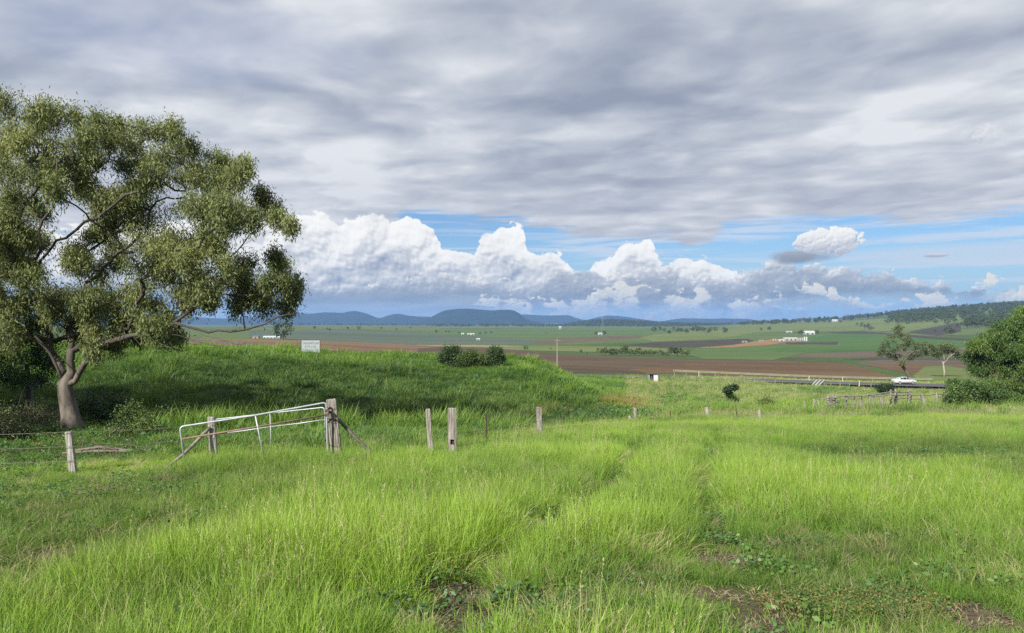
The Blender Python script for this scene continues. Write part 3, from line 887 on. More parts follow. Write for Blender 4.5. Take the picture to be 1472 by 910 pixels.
parts_ = []
for y0, y1, dens, lod in ((3.4, 9, 100, 0), (9, 20, 52, 0), (20, 52, 17, 1)):
    x, y = ring_pts(y0, y1, dens, int(y0 * 10)); k = y < fence_depth(x) + 1.5
    parts_.append((x[k], y[k], np.full(k.sum(), lod)))
mxx = np.concatenate([p[0] for p in parts_]); myy = np.concatenate([p[1] for p in parts_]); mlod = np.concatenate([p[2] for p in parts_])
gR = np.random.default_rng(99); N_ = len(mxx)
trk = track_mask(mxx, myy); bre = bare_mask(mxx, myy)
lo = fbm(mxx * .22, myy * .16, 51, 4); mi = fbm(mxx * .9, myy * .7, 53, 3); hi = vnoise(mxx * 2.3, myy * 2.3, 57)
tnt = 0.18 + 0.95 * (lo - .25) + .35 * (mi - .5)
hgt = 0.26 + .8 * (lo - .45) + .4 * (mi - .5)
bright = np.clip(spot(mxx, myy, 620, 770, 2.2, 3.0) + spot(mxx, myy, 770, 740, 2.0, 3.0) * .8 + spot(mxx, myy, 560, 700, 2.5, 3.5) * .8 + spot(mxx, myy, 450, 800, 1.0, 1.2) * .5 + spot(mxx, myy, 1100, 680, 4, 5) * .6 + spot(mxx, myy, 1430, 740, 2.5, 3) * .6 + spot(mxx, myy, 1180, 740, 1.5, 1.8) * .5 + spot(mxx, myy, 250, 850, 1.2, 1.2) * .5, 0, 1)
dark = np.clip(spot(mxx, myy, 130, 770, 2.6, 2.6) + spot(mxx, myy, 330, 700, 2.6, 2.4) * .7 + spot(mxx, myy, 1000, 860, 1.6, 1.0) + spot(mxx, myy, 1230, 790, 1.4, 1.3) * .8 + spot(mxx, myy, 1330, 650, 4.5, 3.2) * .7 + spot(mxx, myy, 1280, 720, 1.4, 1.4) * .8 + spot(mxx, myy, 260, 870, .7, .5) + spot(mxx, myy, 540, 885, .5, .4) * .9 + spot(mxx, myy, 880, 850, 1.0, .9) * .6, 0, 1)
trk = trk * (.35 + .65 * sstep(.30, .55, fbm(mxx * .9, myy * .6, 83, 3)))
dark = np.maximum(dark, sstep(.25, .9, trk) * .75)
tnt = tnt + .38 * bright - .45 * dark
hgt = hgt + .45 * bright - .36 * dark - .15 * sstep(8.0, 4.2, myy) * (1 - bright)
lft_ = sstep(-5, -9, mxx) * sstep(10, 13, myy)
hgt -= .30 * lft_; tnt += .12 * lft_
hgt += .5 * spot(mxx, myy, 370, 672, 2.6, 1.6) - .25 * spot(mxx, myy, 180, 668, 1.5, 1.4); tnt += .5 * spot(mxx, myy, 180, 664, 2.0, 1.2)
hgt -= .55 * np.clip(spot(mxx, myy, 650, 890, .7, .5) + spot(mxx, myy, 790, 762, .8, .9) + spot(mxx, myy, 1045, 812, .8, .8) + spot(mxx, myy, 1390, 890, .8, .7) + spot(mxx, myy, 1238, 885, .8, .5) + spot(mxx, myy, 1120, 850, 1.2, .8) * .6, 0, 1)
far_t = sstep(18, 30, myy); tnt += .16 * far_t; hgt += .22 * far_t
tnt = tnt + gR.normal(0, .13, N_)
creep = np.exp(-((mxx - q2(1238, 872)[0]) / .40) ** 2 - ((myy - q2(1238, 872)[1]) / .26) ** 2)
keep = gR.random(N_) > np.clip(bre * 1.1 + creep * 1.3, 0, .94) 
idx = np.zeros(N_, int)
r1 = gR.random(N_)
# kinds: 0 tall near, 1 short near, 2 seed stems near, 3 dry near, 4 tall far, 5 mid far, 6 seed far
near = mlod == 0
tall_p = np.clip(hgt, .05, .95)
idx[near] = np.where(r1 < tall_p, 0, 1)[near]
idx[~near] = np.where(r1 < .72, 4, 5)[~near]
r2 = gR.random(N_)
idx[near & (r2 < .045 * np.clip(hgt * 1.3, .1, 1)) & (trk < .3)] = 2
idx[near & (r2 > .905)] = 3
idx[~near & (r2 < .11)] = 6
scl = np.where(near, .55 + .75 * np.clip(hgt, 0, 1), .50 + .35 * np.clip(hgt, 0, 1)) * gR.uniform(.75, 1.25, N_)
scl = scl * (1 - .4 * sstep(.2, .8, trk)) * (1 - .45 * bre)
scl = scl * np.where(myy < 2.6, .6, 1)
K = keep
GP = [grass_proto('tuft_a', GRASS, blades(60, .17, .16, .46, .0055, .06, .6, 4, 1), blades(40, .2, .08, .34, .0055, .3, 1.2, 4, 41)),
      grass_proto('tuft_b', GRASS, blades(100, .20, .04, .20, .0055, .2, 1.3, 3, 2), blades(12, .18, .06, .22, .011, .2, 1.2, 3, 42)),
      grass_proto('tuft_c', STRAW, *seed_heads(5, .12, .34, .66, .0028, 3)),
      grass_proto('tuft_d', DRY, blades(40, .2, .12, .4, .006, .5, 1.3, 3, 4)),
      grass_proto('tuft_e', GRASS, blades(70, .30, .22, .56, .010, .06, .6, 3, 5), blades(44, .34, .12, .36, .010, .3, 1.2, 3, 45)),
      grass_proto('tuft_f', GRASS, blades(90, .34, .10, .32, .011, .3, 1.1, 2, 6)),
      grass_proto('tuft_g', STRAW, *seed_heads(9, .3, .45, .80, .006, 7))]
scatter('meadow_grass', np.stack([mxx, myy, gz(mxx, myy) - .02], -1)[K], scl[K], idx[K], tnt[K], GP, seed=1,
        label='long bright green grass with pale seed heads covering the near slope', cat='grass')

# low broad leaved weeds in the ruts, round the bare earth and in the dark patches
x, y = ring_pts(1.8, 22, 26, 311)
tw = track_mask(x, y); bw = bare_mask(x, y); nw = fbm(x * .8, y * .8, 61, 3)
dk_ = np.clip(spot(x, y, 130, 770, 2.6, 2.6) + spot(x, y, 300, 860, 1.2, .8) + spot(x, y, 1000, 860, 1.8, 1.0) + spot(x, y, 1230, 790, 1.6, 1.5) + spot(x, y, 540, 885, .6, .5) + spot(x, y, 880, 860, 1.2, .8) + spot(x, y, 1330, 650, 5, 4) + spot(x, y, 330, 700, 3, 2.5), 0, 1)
pw = np.clip(.5 * sstep(.2, .7, tw) * sstep(.35, .6, nw) + .30 * dk_ * sstep(.35, .6, nw) + .22 * sstep(.52, .7, nw), 0, .95) * (1 - .88 * bw)
g = np.random.default_rng(5); k = g.random(len(x)) < pw
x, y = x[k], y[k]
WP = [grass_proto('weed_a', WEED, broadleaf(70, .2, .14, .034, 11)), grass_proto('weed_b', WEED, broadleaf(90, .22, .09, .024, 12)), grass_proto('weed_c', WEED, broadleaf(46, .17, .18, .048, 13))]
scatter('meadow_weeds', np.stack([x, y, gz(x, y)], -1), g.uniform(.7, 1.35, len(x)), g.integers(0, 3, len(x)), np.clip(g.normal(.5, .25, len(x)), 0, 1), WP, seed=2,
        label='low broad leaved weeds growing in the wheel ruts and dark patches', cat='weeds')

# dry litter and clods on the bare earth
x, y = ring_pts(3.2, 20, 90, 415); bl_ = bare_mask(x, y); g = np.random.default_rng(8); k = g.random(len(x)) < bl_ * .8
x, y = x[k], y[k]


def clods(n, rad, s0, s1, seed):
    g = np.random.default_rng(seed); V, Fs = [], []
    base = np.array([[1, 0, 0], [-1, 0, 0], [0, 1, 0], [0, -1, 0], [0, 0, 1], [0, 0, -1]], float)
    tri = np.array([[0, 2, 4], [2, 1, 4], [1, 3, 4], [3, 0, 4], [2, 0, 5], [1, 2, 5], [3, 1, 5], [0, 3, 5]])
    for i in range(n):
        c = np.array([g.normal(0, rad), g.normal(0, rad), 0]); s_ = g.uniform(s0, s1)
        V.append(c + base * s_ * g.uniform(.5, 1.2, (6, 1)) * np.array([1.2, 1, .7])); Fs.append(tri + 6 * i)
    V = np.vstack(V); return (V, [np.vstack(Fs)], np.zeros(len(V)))


CLOD = simple_mat('dry_clods', alb(140, 124, 104), 1.0, vscale=18, col2=alb(92, 80, 66))
scatter('soil_litter', np.stack([x, y, gz(x, y)], -1), g.uniform(.6, 1.3, len(x)), g.choice([0, 1, 1, 2], len(x)), g.random(len(x)),
        [grass_proto('litter_a', DRY, blades(22, .16, .02, .07, .005, 1.2, 3.5, 2, 51)), grass_proto('litter_b', CLOD, clods(26, .10, .005, .020, 52)), grass_proto('litter_c', GRASS, blades(14, .10, .03, .12, .005, .3, 1.3, 2, 53))], seed=12,
        label='clods, dead straw and small shoots on the bare earth of the wheel tracks', cat='litter')

# orange flowering ground weed at the lower right
cx_, cy_ = q2(1238, 872)
g = np.random.default_rng(6); n = 420
x = cx_ + g.normal(0, .27, n); y = cy_ + g.normal(0, .17, n)
scatter('ground_creeper', np.stack([x, y, gz(x, y)], -1), g.uniform(.6, 1.0, n), g.integers(0, 2, n), np.clip(g.normal(.42, .3, n), 0, 1),
        [grass_proto('creep_a', RUST, broadleaf(70, .14, .13, .022, 14)), grass_proto('creep_b', WEED, broadleaf(46, .14, .12, .024, 15))], seed=3,
        label='patch of orange tinged creeping weed at the lower right of the meadow', cat='weeds')

# ------------------------------------------------------------------ bank, gully and the flat beyond the fence
g = np.random.default_rng(17)
n = 90000
y = g.uniform(16, 150, n) ** 1.0; x = g.uniform(-1, 1, n) * (y * .74 + 4)
y = 16 + (150 - 16) * g.random(n) ** 1.35; x = g.uniform(-1, 1, n) * (y * .74 + 4)
px_ = CX + F * x / y
k = y > fence_depth(x) + .6
# keep the road corridor and the ploughed land clear
road_y = np.interp(px_, [-300, 250, 420, 620, 850, 1000, 1100, 1300, 1800], [95, 95, 100, 130, 146, 150.5, 152.5, 154.5, 156])
k &= (y < road_y - np.where(px_ > 1225, 11, np.where(px_ > 1085, 6.5, 4.6)))
k &= ~((y > 112) & (px_ < 700)) & ~((y > 88) & (px_ < 620))
x, y, px_ = x[k], y[k], px_[k]; n = len(x)
lo = fbm(x * .10, y * .07, 71, 4); mi = fbm(x * .5, y * .4, 73, 3)
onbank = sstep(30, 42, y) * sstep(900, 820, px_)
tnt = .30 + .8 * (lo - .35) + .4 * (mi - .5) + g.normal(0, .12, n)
tnt -= .20 * onbank + .16 * onbank * sstep(60, 48, y) - .26 * onbank * sstep(60, 70, y)  # lower slope: darker plants plus painted shade; top tinted as if sunlit
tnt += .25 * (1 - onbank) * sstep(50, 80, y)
gul = sstep(260, 140, px_) * sstep(42, 32, y)
idx = g.choice([0, 1, 1, 2], n)
flat = px_ > 900
r = g.random(n)
idx[flat & (r < .35)] = 3
pyb = CY - F * (gz(x, y) - EYE) / y
rust = np.exp(-(((px_ - 893) / 42) ** 2 + ((pyb - 582) / 9) ** 2)) + .7 * np.exp(-(((px_ - 760) / 60) ** 2 + ((pyb - 596) / 8) ** 2))
idx[g.random(n) < rust * .85] = 4
dweed = np.exp(-(((px_ - 885) / 60) ** 2 + ((pyb - 601) / 8) ** 2)) + np.exp(-(((px_ - 965) / 25) ** 2 + ((pyb - 578) / 8) ** 2)) + .8 * np.exp(-(((px_ - 1020) / 25) ** 2 + ((pyb - 580) / 6) ** 2)) + .9 * np.exp(-(((px_ - 1185) / 45) ** 2 + ((pyb - 563) / 5) ** 2))
idx[g.random(n) < dweed * .8] = 5
drygul = g.random(n) < gul * .38
idx[drygul] = 6
idx[(g.random(n) < gul * .4) & ~drygul] = 5
scl = g.uniform(.42, .80, n) * (1 + .2 * mi) * np.where((px_ > 700) & (px_ < 1100) & (y > 138), 1.5, 1) * np.where(gul > .4, .55, 1) * (1 - .35 * sstep(8, 1, y - fence_depth(x)))
tus = (fbm(x * .45, y * .35, 91, 3) > .60) & (g.random(n) < .30) & (y < 92) & ~((px_ > 610) & (px_ < 750) & (y > 52))
idx[tus & (idx < 4)] = np.where(g.random((tus & (idx < 4)).sum()) < .6, 7, 2)
scl[tus] *= 1.5
tnt[tus] += .12
tnt += .12 * onbank * sstep(62, 74, y)  # sunlit look of the bank top, put into the tint
thin_ = g.random(n) > gul * .35
BG = [grass_proto('bank_a', GRASS_SHADED, blades(60, .55, .35, .85, .030, .25, .9, 3, 21)),
      grass_proto('bank_b', GRASS_SHADED, blades(60, .6, .25, .65, .032, .5, 1.2, 3, 22)),
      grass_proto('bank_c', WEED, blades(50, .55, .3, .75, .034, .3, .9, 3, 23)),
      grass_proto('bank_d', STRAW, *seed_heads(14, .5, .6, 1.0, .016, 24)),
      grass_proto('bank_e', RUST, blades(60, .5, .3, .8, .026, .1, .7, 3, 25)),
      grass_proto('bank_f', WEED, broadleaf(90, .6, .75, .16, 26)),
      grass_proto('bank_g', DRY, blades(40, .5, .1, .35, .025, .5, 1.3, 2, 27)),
      grass_proto('bank_h', GRASS_SHADED, blades(46, .34, .5, 1.15, .030, .15, .7, 3, 28))]
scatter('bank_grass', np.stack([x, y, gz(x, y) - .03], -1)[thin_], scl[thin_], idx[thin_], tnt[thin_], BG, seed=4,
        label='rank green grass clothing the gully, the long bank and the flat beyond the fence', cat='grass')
# verge beyond the road
n = 5000; y = g.uniform(160, 182, n); px_ = 975 + 525 * g.random(n) ** .8; x = (px_ - CX) * y / F
k = (y > np.interp(px_, [900, 1000, 1100, 1300, 1500], [162, 164, 166, 169, 170])) & (g.random(n) < sstep(970, 1080, px_)) 
x, y = x[k], y[k]; n = len(x)
scatter('verge_grass', np.stack([x, y, gz(x, y) - .03], -1), g.uniform(.5, .9, n), g.choice([0, 1, 2], n), g.normal(.6, .2, n),
        [grass_proto('verge_a', GRASS, blades(40, .9, .3, .7, .06, .25, .8, 2, 31)), grass_proto('verge_b', STRAW, blades(40, .9, .3, .7, .05, .25, .8, 2, 32)), grass_proto('verge_c', GRASS, blades(40, .9, .2, .6, .06, .4, 1., 2, 33))], seed=5,
        label='yellowing grass verge behind the far guard rail', cat='grass')
# ------------------------------------------------------------------ trees
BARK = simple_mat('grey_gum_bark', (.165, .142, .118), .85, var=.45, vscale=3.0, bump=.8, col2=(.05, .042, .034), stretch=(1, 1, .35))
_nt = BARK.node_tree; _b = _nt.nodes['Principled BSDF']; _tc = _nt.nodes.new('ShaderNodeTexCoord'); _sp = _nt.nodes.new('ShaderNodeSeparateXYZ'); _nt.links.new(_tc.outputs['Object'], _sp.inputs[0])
_src = S(_nt, _b.inputs['Base Color'].links[0].from_socket)       # pale trunk below; limbs painted darker, part bark tone, part crown shade
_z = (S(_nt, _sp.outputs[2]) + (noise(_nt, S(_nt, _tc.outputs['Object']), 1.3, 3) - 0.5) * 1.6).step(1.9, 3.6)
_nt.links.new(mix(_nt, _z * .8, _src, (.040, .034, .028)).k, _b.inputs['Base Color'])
BARKP = simple_mat('pale_gum_bark', (.26, .225, .19), .8, var=.3, vscale=2.0, bump=.3)
BARKD = simple_mat('dark_bark', (.09, .075, .06), .9, var=.4, vscale=5.0, bump=.5)
GUM = leaf_mat('gum_leaves', (.062, .084, .036), (.146, .174, .066), (.245, .262, .108), transl=.34, attr='tint', atype='GEOMETRY', spec=.22, rough=.55)
GUM2 = leaf_mat('dull_gum_leaves', (.035, .055, .024), (.070, .095, .036), (.120, .135, .050), transl=.22, atype='GEOMETRY', spec=.35)
DENSE = leaf_mat('dense_tree_leaves', (.025, .055, .014), (.055, .105, .022), (.110, .165, .032), transl=.22, atype='GEOMETRY', spec=.35)
DARKL = leaf_mat('dark_shrub_leaves', (.016, .034, .012), (.032, .060, .020), (.060, .095, .030), transl=.2, atype='GEOMETRY', spec=.3)
BUSHL = leaf_mat('bush_leaves', (.035, .060, .018), (.070, .110, .028), (.115, .160, .040), transl=.22, atype='GEOMETRY')
FARL = leaf_mat('far_tree_leaves', (.030, .045, .022), (.050, .070, .032), (.085, .105, .045), transl=.1, atype='GEOMETRY', spec=.1)


class Skel:
    def __init__(s, path):
        s.p = []; s.par = []; s.low = 0
        for i, q in enumerate(path): s.p.append(np.array(q, float)); s.par.append(i - 1)
        s.low = max(0, len(path) - 3); s.tips = []
    def chain(s, start, pts):
        k = start
        for q in pts:
            s.p.append(np.array(q, float)); s.par.append(k); k = len(s.p) - 1
        return k
    def limb(s, start, pts, step=.4, wob=.06):
        """limb through the given points"""
        P = [s.p[start]] + [np.array(q, float) for q in pts]; out = []
        for a, b in zip(P[:-1], P[1:]):
            n = max(1, int(np.linalg.norm(b - a) / step))
            for i in range(1, n + 1): out.append(a + (b - a) * i / n + rng.normal(0, wob, 3) * (i < n))
        return s.chain(start, out)
    def grow(s, tgt, step=.4, wob=.08, lo=None, sag=.0, up=.9):
        tgt = np.array(tgt, float); lo = s.low if lo is None else lo
        A_ = np.array(s.p[lo:]); d = tgt - A_
        cost = np.linalg.norm(d, axis=1) + up * np.maximum(0, A_[:, 2] - tgt[2])
        k = int(np.argmin(cost)) + lo
        a = s.p[k]; par = s.par[k]
        L = np.linalg.norm(tgt - a)
        t0 = (a - s.p[par]) if par >= 0 else np.array([0, 0, 1.])
        t0 = t0 / (np.linalg.norm(t0) + 1e-9)
        n = max(1, int(L / step)); out = []
        for i in range(1, n + 1):
            t = i / n
            lin_ = a + (tgt - a) * t; bend = t0 * L * .35 * t * (1 - t) * (1 - t) * 2
            out.append(lin_ + bend + rng.normal(0, wob, 3) * (t < 1) + np.array([0, 0, -sag * L * math.sin(math.pi * t)]))
        return s.chain(k, out)
    def mesh(s, name, mat, r_tip, r_base, rmin=0.0, flare=None):
        n = len(s.p); P = np.array(s.p); cnt = np.zeros(n)
        kids = [[] for _ in range(n)]
        for i, q in enumerate(s.par):
            if q >= 0: kids[q].append(i)
        for i in range(n - 1, -1, -1):
            cnt[i] = max(1, sum(cnt[c] for c in kids[i]))
        e = math.log(max(cnt[0], 2)) / math.log(r_base / r_tip)
        rad = np.maximum(r_tip * cnt ** (1 / e), rmin)
        if flare:
            for i, fr in enumerate(flare): rad[i] = fr
        # the lowest metre flares a little
        mb = MB(); done = np.zeros(n, bool)
        stack = [(0, -1)]
        while stack:
            st, frm = stack.pop()
            ch = [frm, st] if frm >= 0 else [st]
            k = st
            while kids[k]:
                ks = sorted(kids[k], key=lambda c: -cnt[c])
                for c in ks[1:]: stack.append((c, k))
                k = ks[0]; ch.append(k)
            if len(ch) < 2: continue
            rr = [rad[c] for c in ch]
            if frm >= 0: rr[0] = min(rr[0], rr[1] * 1.25)
            m = max(rr)
            mb.tube([P[c] for c in ch], rr, n=12 if m > .12 else 7 if m > .04 else 4, cap=True)
        return mb.mesh(name, [mat], smooth=True), rad


def spray_leaves(C, n_each, spread, L, Wd, droop, seed, tint, tint_sd=.16, vert=.8):
    """leaf bunches at the points C"""
    g = np.random.default_rng(seed)
    m = len(C); Cc = np.repeat(np.asarray(C), n_each, 0)
    off = g.normal(size=(len(Cc), 3)) * spread * np.array([1, 1, vert])
    D = g.normal(size=(len(Cc), 3)) * .75; D[:, 2] -= droop; D /= np.linalg.norm(D, axis=1)[:, None]
    V, Fq = leaves(Cc + off, D, L * g.uniform(.6, 1.25, len(Cc)), Wd * g.uniform(.7, 1.2, len(Cc)), seed + 1)
    T = np.repeat(np.repeat(np.asarray(tint), n_each) + g.normal(0, tint_sd, len(Cc)), 4)
    return V, Fq, np.clip(T, 0, 1)


def finish_tree(name, root_loc, sk, bark, r_tip, r_base, leafmat, V, Fq, T, label, cat='tree', group=None, crown='crown', trunk='trunk', rmin=0, flare=None):
    root = empty(name, root_loc, label=label, cat=cat, group=group)
    o = np.array(root_loc)
    sk.p = [q - o for q in sk.p]
    tm, _ = sk.mesh(trunk, bark, r_tip, r_base, rmin, flare)
    link(trunk, tm, root)
    me = np_mesh(crown, V - o, [Fq], [leafmat]); with_attr(me, 'tint', T)
    link(crown, me, root)
    return root


def Pw(px, py, d): return np.array([(px - CX) * d / F, d, EYE - (py - CY) * d / F])


# ---- the big gum at the left
D0 = 30.0
tb = G(104, D0)
sk = Skel([Pw(104, 625, D0), Pw(103, 612, D0), Pw(101, 598, D0), Pw(98, 582, D0), Pw(95, 566, D0), Pw(93, 553, D0)])
sk.p[0][2] = tb.z - .3
sk.low = 5
f = 5
l1 = sk.limb(f, [Pw(84, 532, 29.8), Pw(72, 508, 29.6), Pw(50, 484, 29.3), Pw(25, 462, 28.8), Pw(-8, 436, 28.3)])
l2 = sk.limb(sk.limb(f, [Pw(92, 538, 30.1), Pw(80, 515, 30.3)]), [Pw(72, 485, 30.6), Pw(60, 445, 30.8), Pw(54, 405, 30.8), Pw(52, 372, 31), Pw(58, 345, 31.2), Pw(60, 318, 31.4)])
sk.limb(l2, [Pw(40, 290, 31.8), Pw(20, 250, 32), Pw(15, 205, 32)])
sk.limb(l2, [Pw(75, 300, 31.6), Pw(95, 270, 31.8), Pw(100, 225, 32)])
c2 = [i for i, q in enumerate(sk.p) if abs(q[2] - Pw(54, 385, 30.8)[2]) < .4][0]
sk.limb(c2, [Pw(75, 355, 30.4), Pw(110, 330, 30), Pw(150, 305, 29.6), Pw(180, 280, 29.4)])
sk.limb(c2, [Pw(85, 365, 30.4), Pw(130, 345, 30.2), Pw(185, 325, 29.9)])
l3 = sk.limb(f, [Pw(103, 535, 30), Pw(102, 505, 30), Pw(98, 475, 30.2), Pw(105, 440, 30.5), Pw(125, 405, 31), Pw(160, 375, 31.3), Pw(200, 340, 31.5), Pw(225, 290, 31.8), Pw(235, 240, 32)])
l4 = sk.limb(f, [Pw(108, 548, 29.9), Pw(116, 532, 29.8), Pw(128, 512, 29.6), Pw(150, 494, 29.4), Pw(190, 482, 29.2), Pw(235, 478, 29.0), Pw(275, 472, 28.9)])
l5 = sk.limb(l3 - 12, [Pw(165, 425, 30.6), Pw(215, 415, 30.4), Pw(265, 408, 30.2), Pw(310, 385, 30), Pw(350, 350, 30), Pw(385, 320, 30)])
mid5 = [i for i, q in enumerate(sk.p) if abs(q[0] - Pw(265, 408, 30.2)[0]) < .3 and i > l3][0]
sk.limb(mid5, [Pw(300, 420, 29.8), Pw(345, 425, 29.6), Pw(395, 425, 29.5)])
# bare low branches reaching right
for pts in ([(275, 472, 28.9), (310, 486, 28.7), (345, 497, 28.6)], [(235, 478, 29), (285, 492, 28.4), (330, 499, 28.2)], [(250, 470, 29.2), (300, 478, 29.2), (352, 474, 29.4), (380, 466, 29.5), (398, 456, 29.5), (415, 452, 29.6)], [(200, 480, 29), (240, 498, 28.3), (262, 505, 28)], [(190, 482, 29.2), (225, 506, 28.6)], [(330, 330, 29.8), (345, 356, 29.8), (364, 343, 29.9)]):
    w = [Pw(*q) for q in pts]
    k = int(np.argmin(np.linalg.norm(np.array(sk.p[6:]) - w[0], axis=1))) + 6
    e = sk.limb(k, w[1:], wob=.05)
    for _ in range(5):
        j = e - random.randint(0, 5); q = sk.p[j]
        sk.limb(j, [q + np.array([random.uniform(.1, .6), random.uniform(-.3, .3), random.uniform(-.12, .35)])], step=.2, wob=.03)
CL = """15 150 26;55 168 22;92 165 20;20 195 28;65 205 26;108 200 20;140 176 15;165 178 16;22 242 28;72 240 24;108 238 22;118 262 18;80 272 22;35 282 22;
215 186 24;250 192 26;192 208 18;278 214 18;212 224 20;242 232 26;186 236 12;215 262 30;252 262 30;288 248 22;316 232 18;338 256 20;348 240 13;165 286 26;195 296 30;146 300 18;
235 302 30;275 300 28;310 290 24;345 298 22;378 284 13;388 302 13;362 316 16;300 326 22;330 322 16;404 314 9;414 326 6;178 322 24;215 342 26;258 346 26;290 352 20;148 340 18;
112 368 22;152 384 28;202 390 30;250 394 30;296 396 22;328 384 16;346 376 12;326 404 18;282 420 22;356 398 13;393 370 10;404 382 10;386 402 10;404 410 12;424 408 7;420 428 8;380 436 16;346 440 18;
358 426 14;412 442 6;304 432 14;8 312 22;10 350 20;16 390 22;8 428 26;-2 452 18;36 400 14;92 425 16;122 442 24;152 432 24;182 418 22;104 462 20;142 468 22;172 456 18;208 466 18;232 484 12;132 500 13;162 496 12;240 456 12;
30 330 14;62 180 16;130 215 14;155 205 14;325 300 18;270 375 20;230 365 20;180 355 22;310 350 16;372 420 12;264 440 13;225 440 16;195 440 16"""
CL = [tuple(float(v) for v in q.split()) for q in CL.replace('\n', '').split(';')]
clumps = []
for px, py, r in CL:
    e = 1 - ((px - 190) / 260) ** 2 - ((py - 330) / 230) ** 2
    dd = D0 + rng.normal(0, 1) * 2.0 * math.sqrt(max(.06, e))
    clumps.append((Pw(px, py, dd), r * dd / F))
for px, py, r in [(20, 470, 20), (-20, 500, 20), (45, 465, 14), (-60, 505, 22), (70, 440, 16), (110, 478, 18), (135, 486, 14), (165, 474, 18), (195, 484, 14), (220, 474, 16), (250, 482, 12), (80, 455, 18), (60, 430, 18), (40, 440, 18), (-140, 300, 34), (-170, 350, 34), (-150, 410, 30), (-200, 400, 30), (-130, 240, 30), (-190, 320, 30), (-230, 370, 26), (-10, 480, 24), (-60, 470, 26), (-120, 450, 26), (-30, 180, 34), (-60, 230, 36), (-40, 300, 36), (-80, 330, 34), (-50, 390, 34), (-95, 270, 30), (-70, 430, 28), (-110, 380, 28), (-30, 240, 30)]:
    dd = D0 + rng.normal(0, 1.5); clumps.append((Pw(px, py, dd), r * dd / F))
for _ in range(52):                                    # inner and rear foliage
    px, py = rng.uniform(-160, 330), rng.uniform(210, 440)
    dd = D0 + 1.5 + abs(rng.normal(0, 2)); clumps.append((Pw(px, py, dd), .6))
clumps.sort(key=lambda c: np.linalg.norm(c[0] - sk.p[5]))
SP, ST = [], []
for c, r in clumps:
    sk.grow(c - np.array([0, 0, r * .4]), wob=.07)
    ct = rng.normal(.52, .15)
    ns_ = int(18 + 36 * min(r, 1.0)); ax = rng.uniform(.75, 1.3, 3) * np.array([1, 1, .85]); sub_ = [rng.normal(0, .45, 3) * r * np.array([1, 1, .6]) for _k in range(4)]
    for _ in range(ns_):
        q = rng.normal(size=3); q /= np.linalg.norm(q); q[2] = q[2] * .75 + .15
        t = c + sub_[rng.integers(0, 4)] + q * ax * r * rng.uniform(.2, .85)
        if rng.random() < .75: sk.grow(t, step=.3, wob=.04, up=.5)
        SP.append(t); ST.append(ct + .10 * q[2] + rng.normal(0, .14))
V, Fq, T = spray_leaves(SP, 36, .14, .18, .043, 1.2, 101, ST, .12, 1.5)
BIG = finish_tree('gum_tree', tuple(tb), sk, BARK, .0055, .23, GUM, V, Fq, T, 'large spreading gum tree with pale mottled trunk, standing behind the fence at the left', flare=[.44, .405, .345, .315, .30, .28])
for x_, y_, rz, s_ in ((-27.5, 21, 1.9, .95), (-35, 33, 4.0, 1.0), (-41, 24, 5.2, .9), (-29.5, 28.5, .6, 1.0)):        # its neighbours along the gully, past the left edge
    c = BIG.copy(); COL.objects.link(c); c.location = (x_, y_, gz1(x_, y_)); c.rotation_euler = (0, 0, rz); c.scale = (s_, s_, s_)
    c['label'] = 'gum tree of the line running on along the gully past the left edge'; c['group'] = 'gums along the gully'
    for ch in BIG.children:
        q = ch.copy(); COL.objects.link(q); q.parent = c
print('big tree leaves', len(Fq), 'nodes', len(sk.p))


def simple_tree(name, base, clumps, trunk_pts, label, bark=BARKD, leaf=DENSE, n_leaf=40, L=.25, Wd=.09, spread=.3, droop=.3, r_base=.2, r_tip=.012, sprays=14, tmean=.5, seed=1, group=None, cat='tree', shell=.5, crown='crown', rmin=0, twig=.5, limbs=None):
    """clumps: (x,y,z,r) in world"""
    sk = Skel(trunk_pts); sk.low = max(1, len(trunk_pts) - 2)
    for lp in (limbs or []): sk.limb(sk.low + 1, lp, wob=.06)
    SP, ST = [], []
    for x, y, z, r in sorted(clumps, key=lambda q: q[2]):
        c = np.array([x, y, z]); sk.grow(c - np.array([0, 0, r * .4]), step=max(.3, r * .5), wob=.05 * r)
        ct = rng.normal(tmean, .13)
        for _ in range(sprays):
            q = rng.normal(size=3); q /= np.linalg.norm(q)
            t = c + q * r * rng.uniform(shell, 1.0) * np.array([1, 1, .85])
            if rng.random() < twig: sk.grow(t, step=max(.3, r * .5), wob=.03, up=.4)
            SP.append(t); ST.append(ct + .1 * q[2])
    V, Fq, T = spray_leaves(SP, n_leaf, spread, L, Wd, droop, seed, ST)
    return finish_tree(name, tuple(base), sk, bark, r_tip, r_base, leaf, V, Fq, T, label, cat, group, crown=crown, rmin=rmin)


def pc(d, *cl, jit=.5):
    return [tuple(Pw(px, py, d + rng.normal(0, jit))) + (r * d / F,) for px, py, r in cl]


def trunk_line(d, *pts):
    return [Pw(px, py, d + .02 * i) for i, (px, py) in enumerate(pts)]


# small tree behind the big one
b0 = G(43, 38)
simple_tree('young_tree', b0, pc(38, (10, 485, 22), (40, 480, 24), (65, 490, 20), (20, 515, 22), (50, 520, 20), (72, 520, 14), (5, 540, 18), (30, 545, 14), (-20, 510, 24), (55, 545, 10), jit=1.0),
            [np.array(b0) - [0, 0, .2]] + trunk_line(38, (43, 575), (42, 550), (38, 525)), 'small dark leaved tree with thin pale trunk standing left of the large gum trunk', bark=BARK, leaf=DENSE, n_leaf=60, L=.16, Wd=.06, spread=.22, r_base=.17, seed=201)
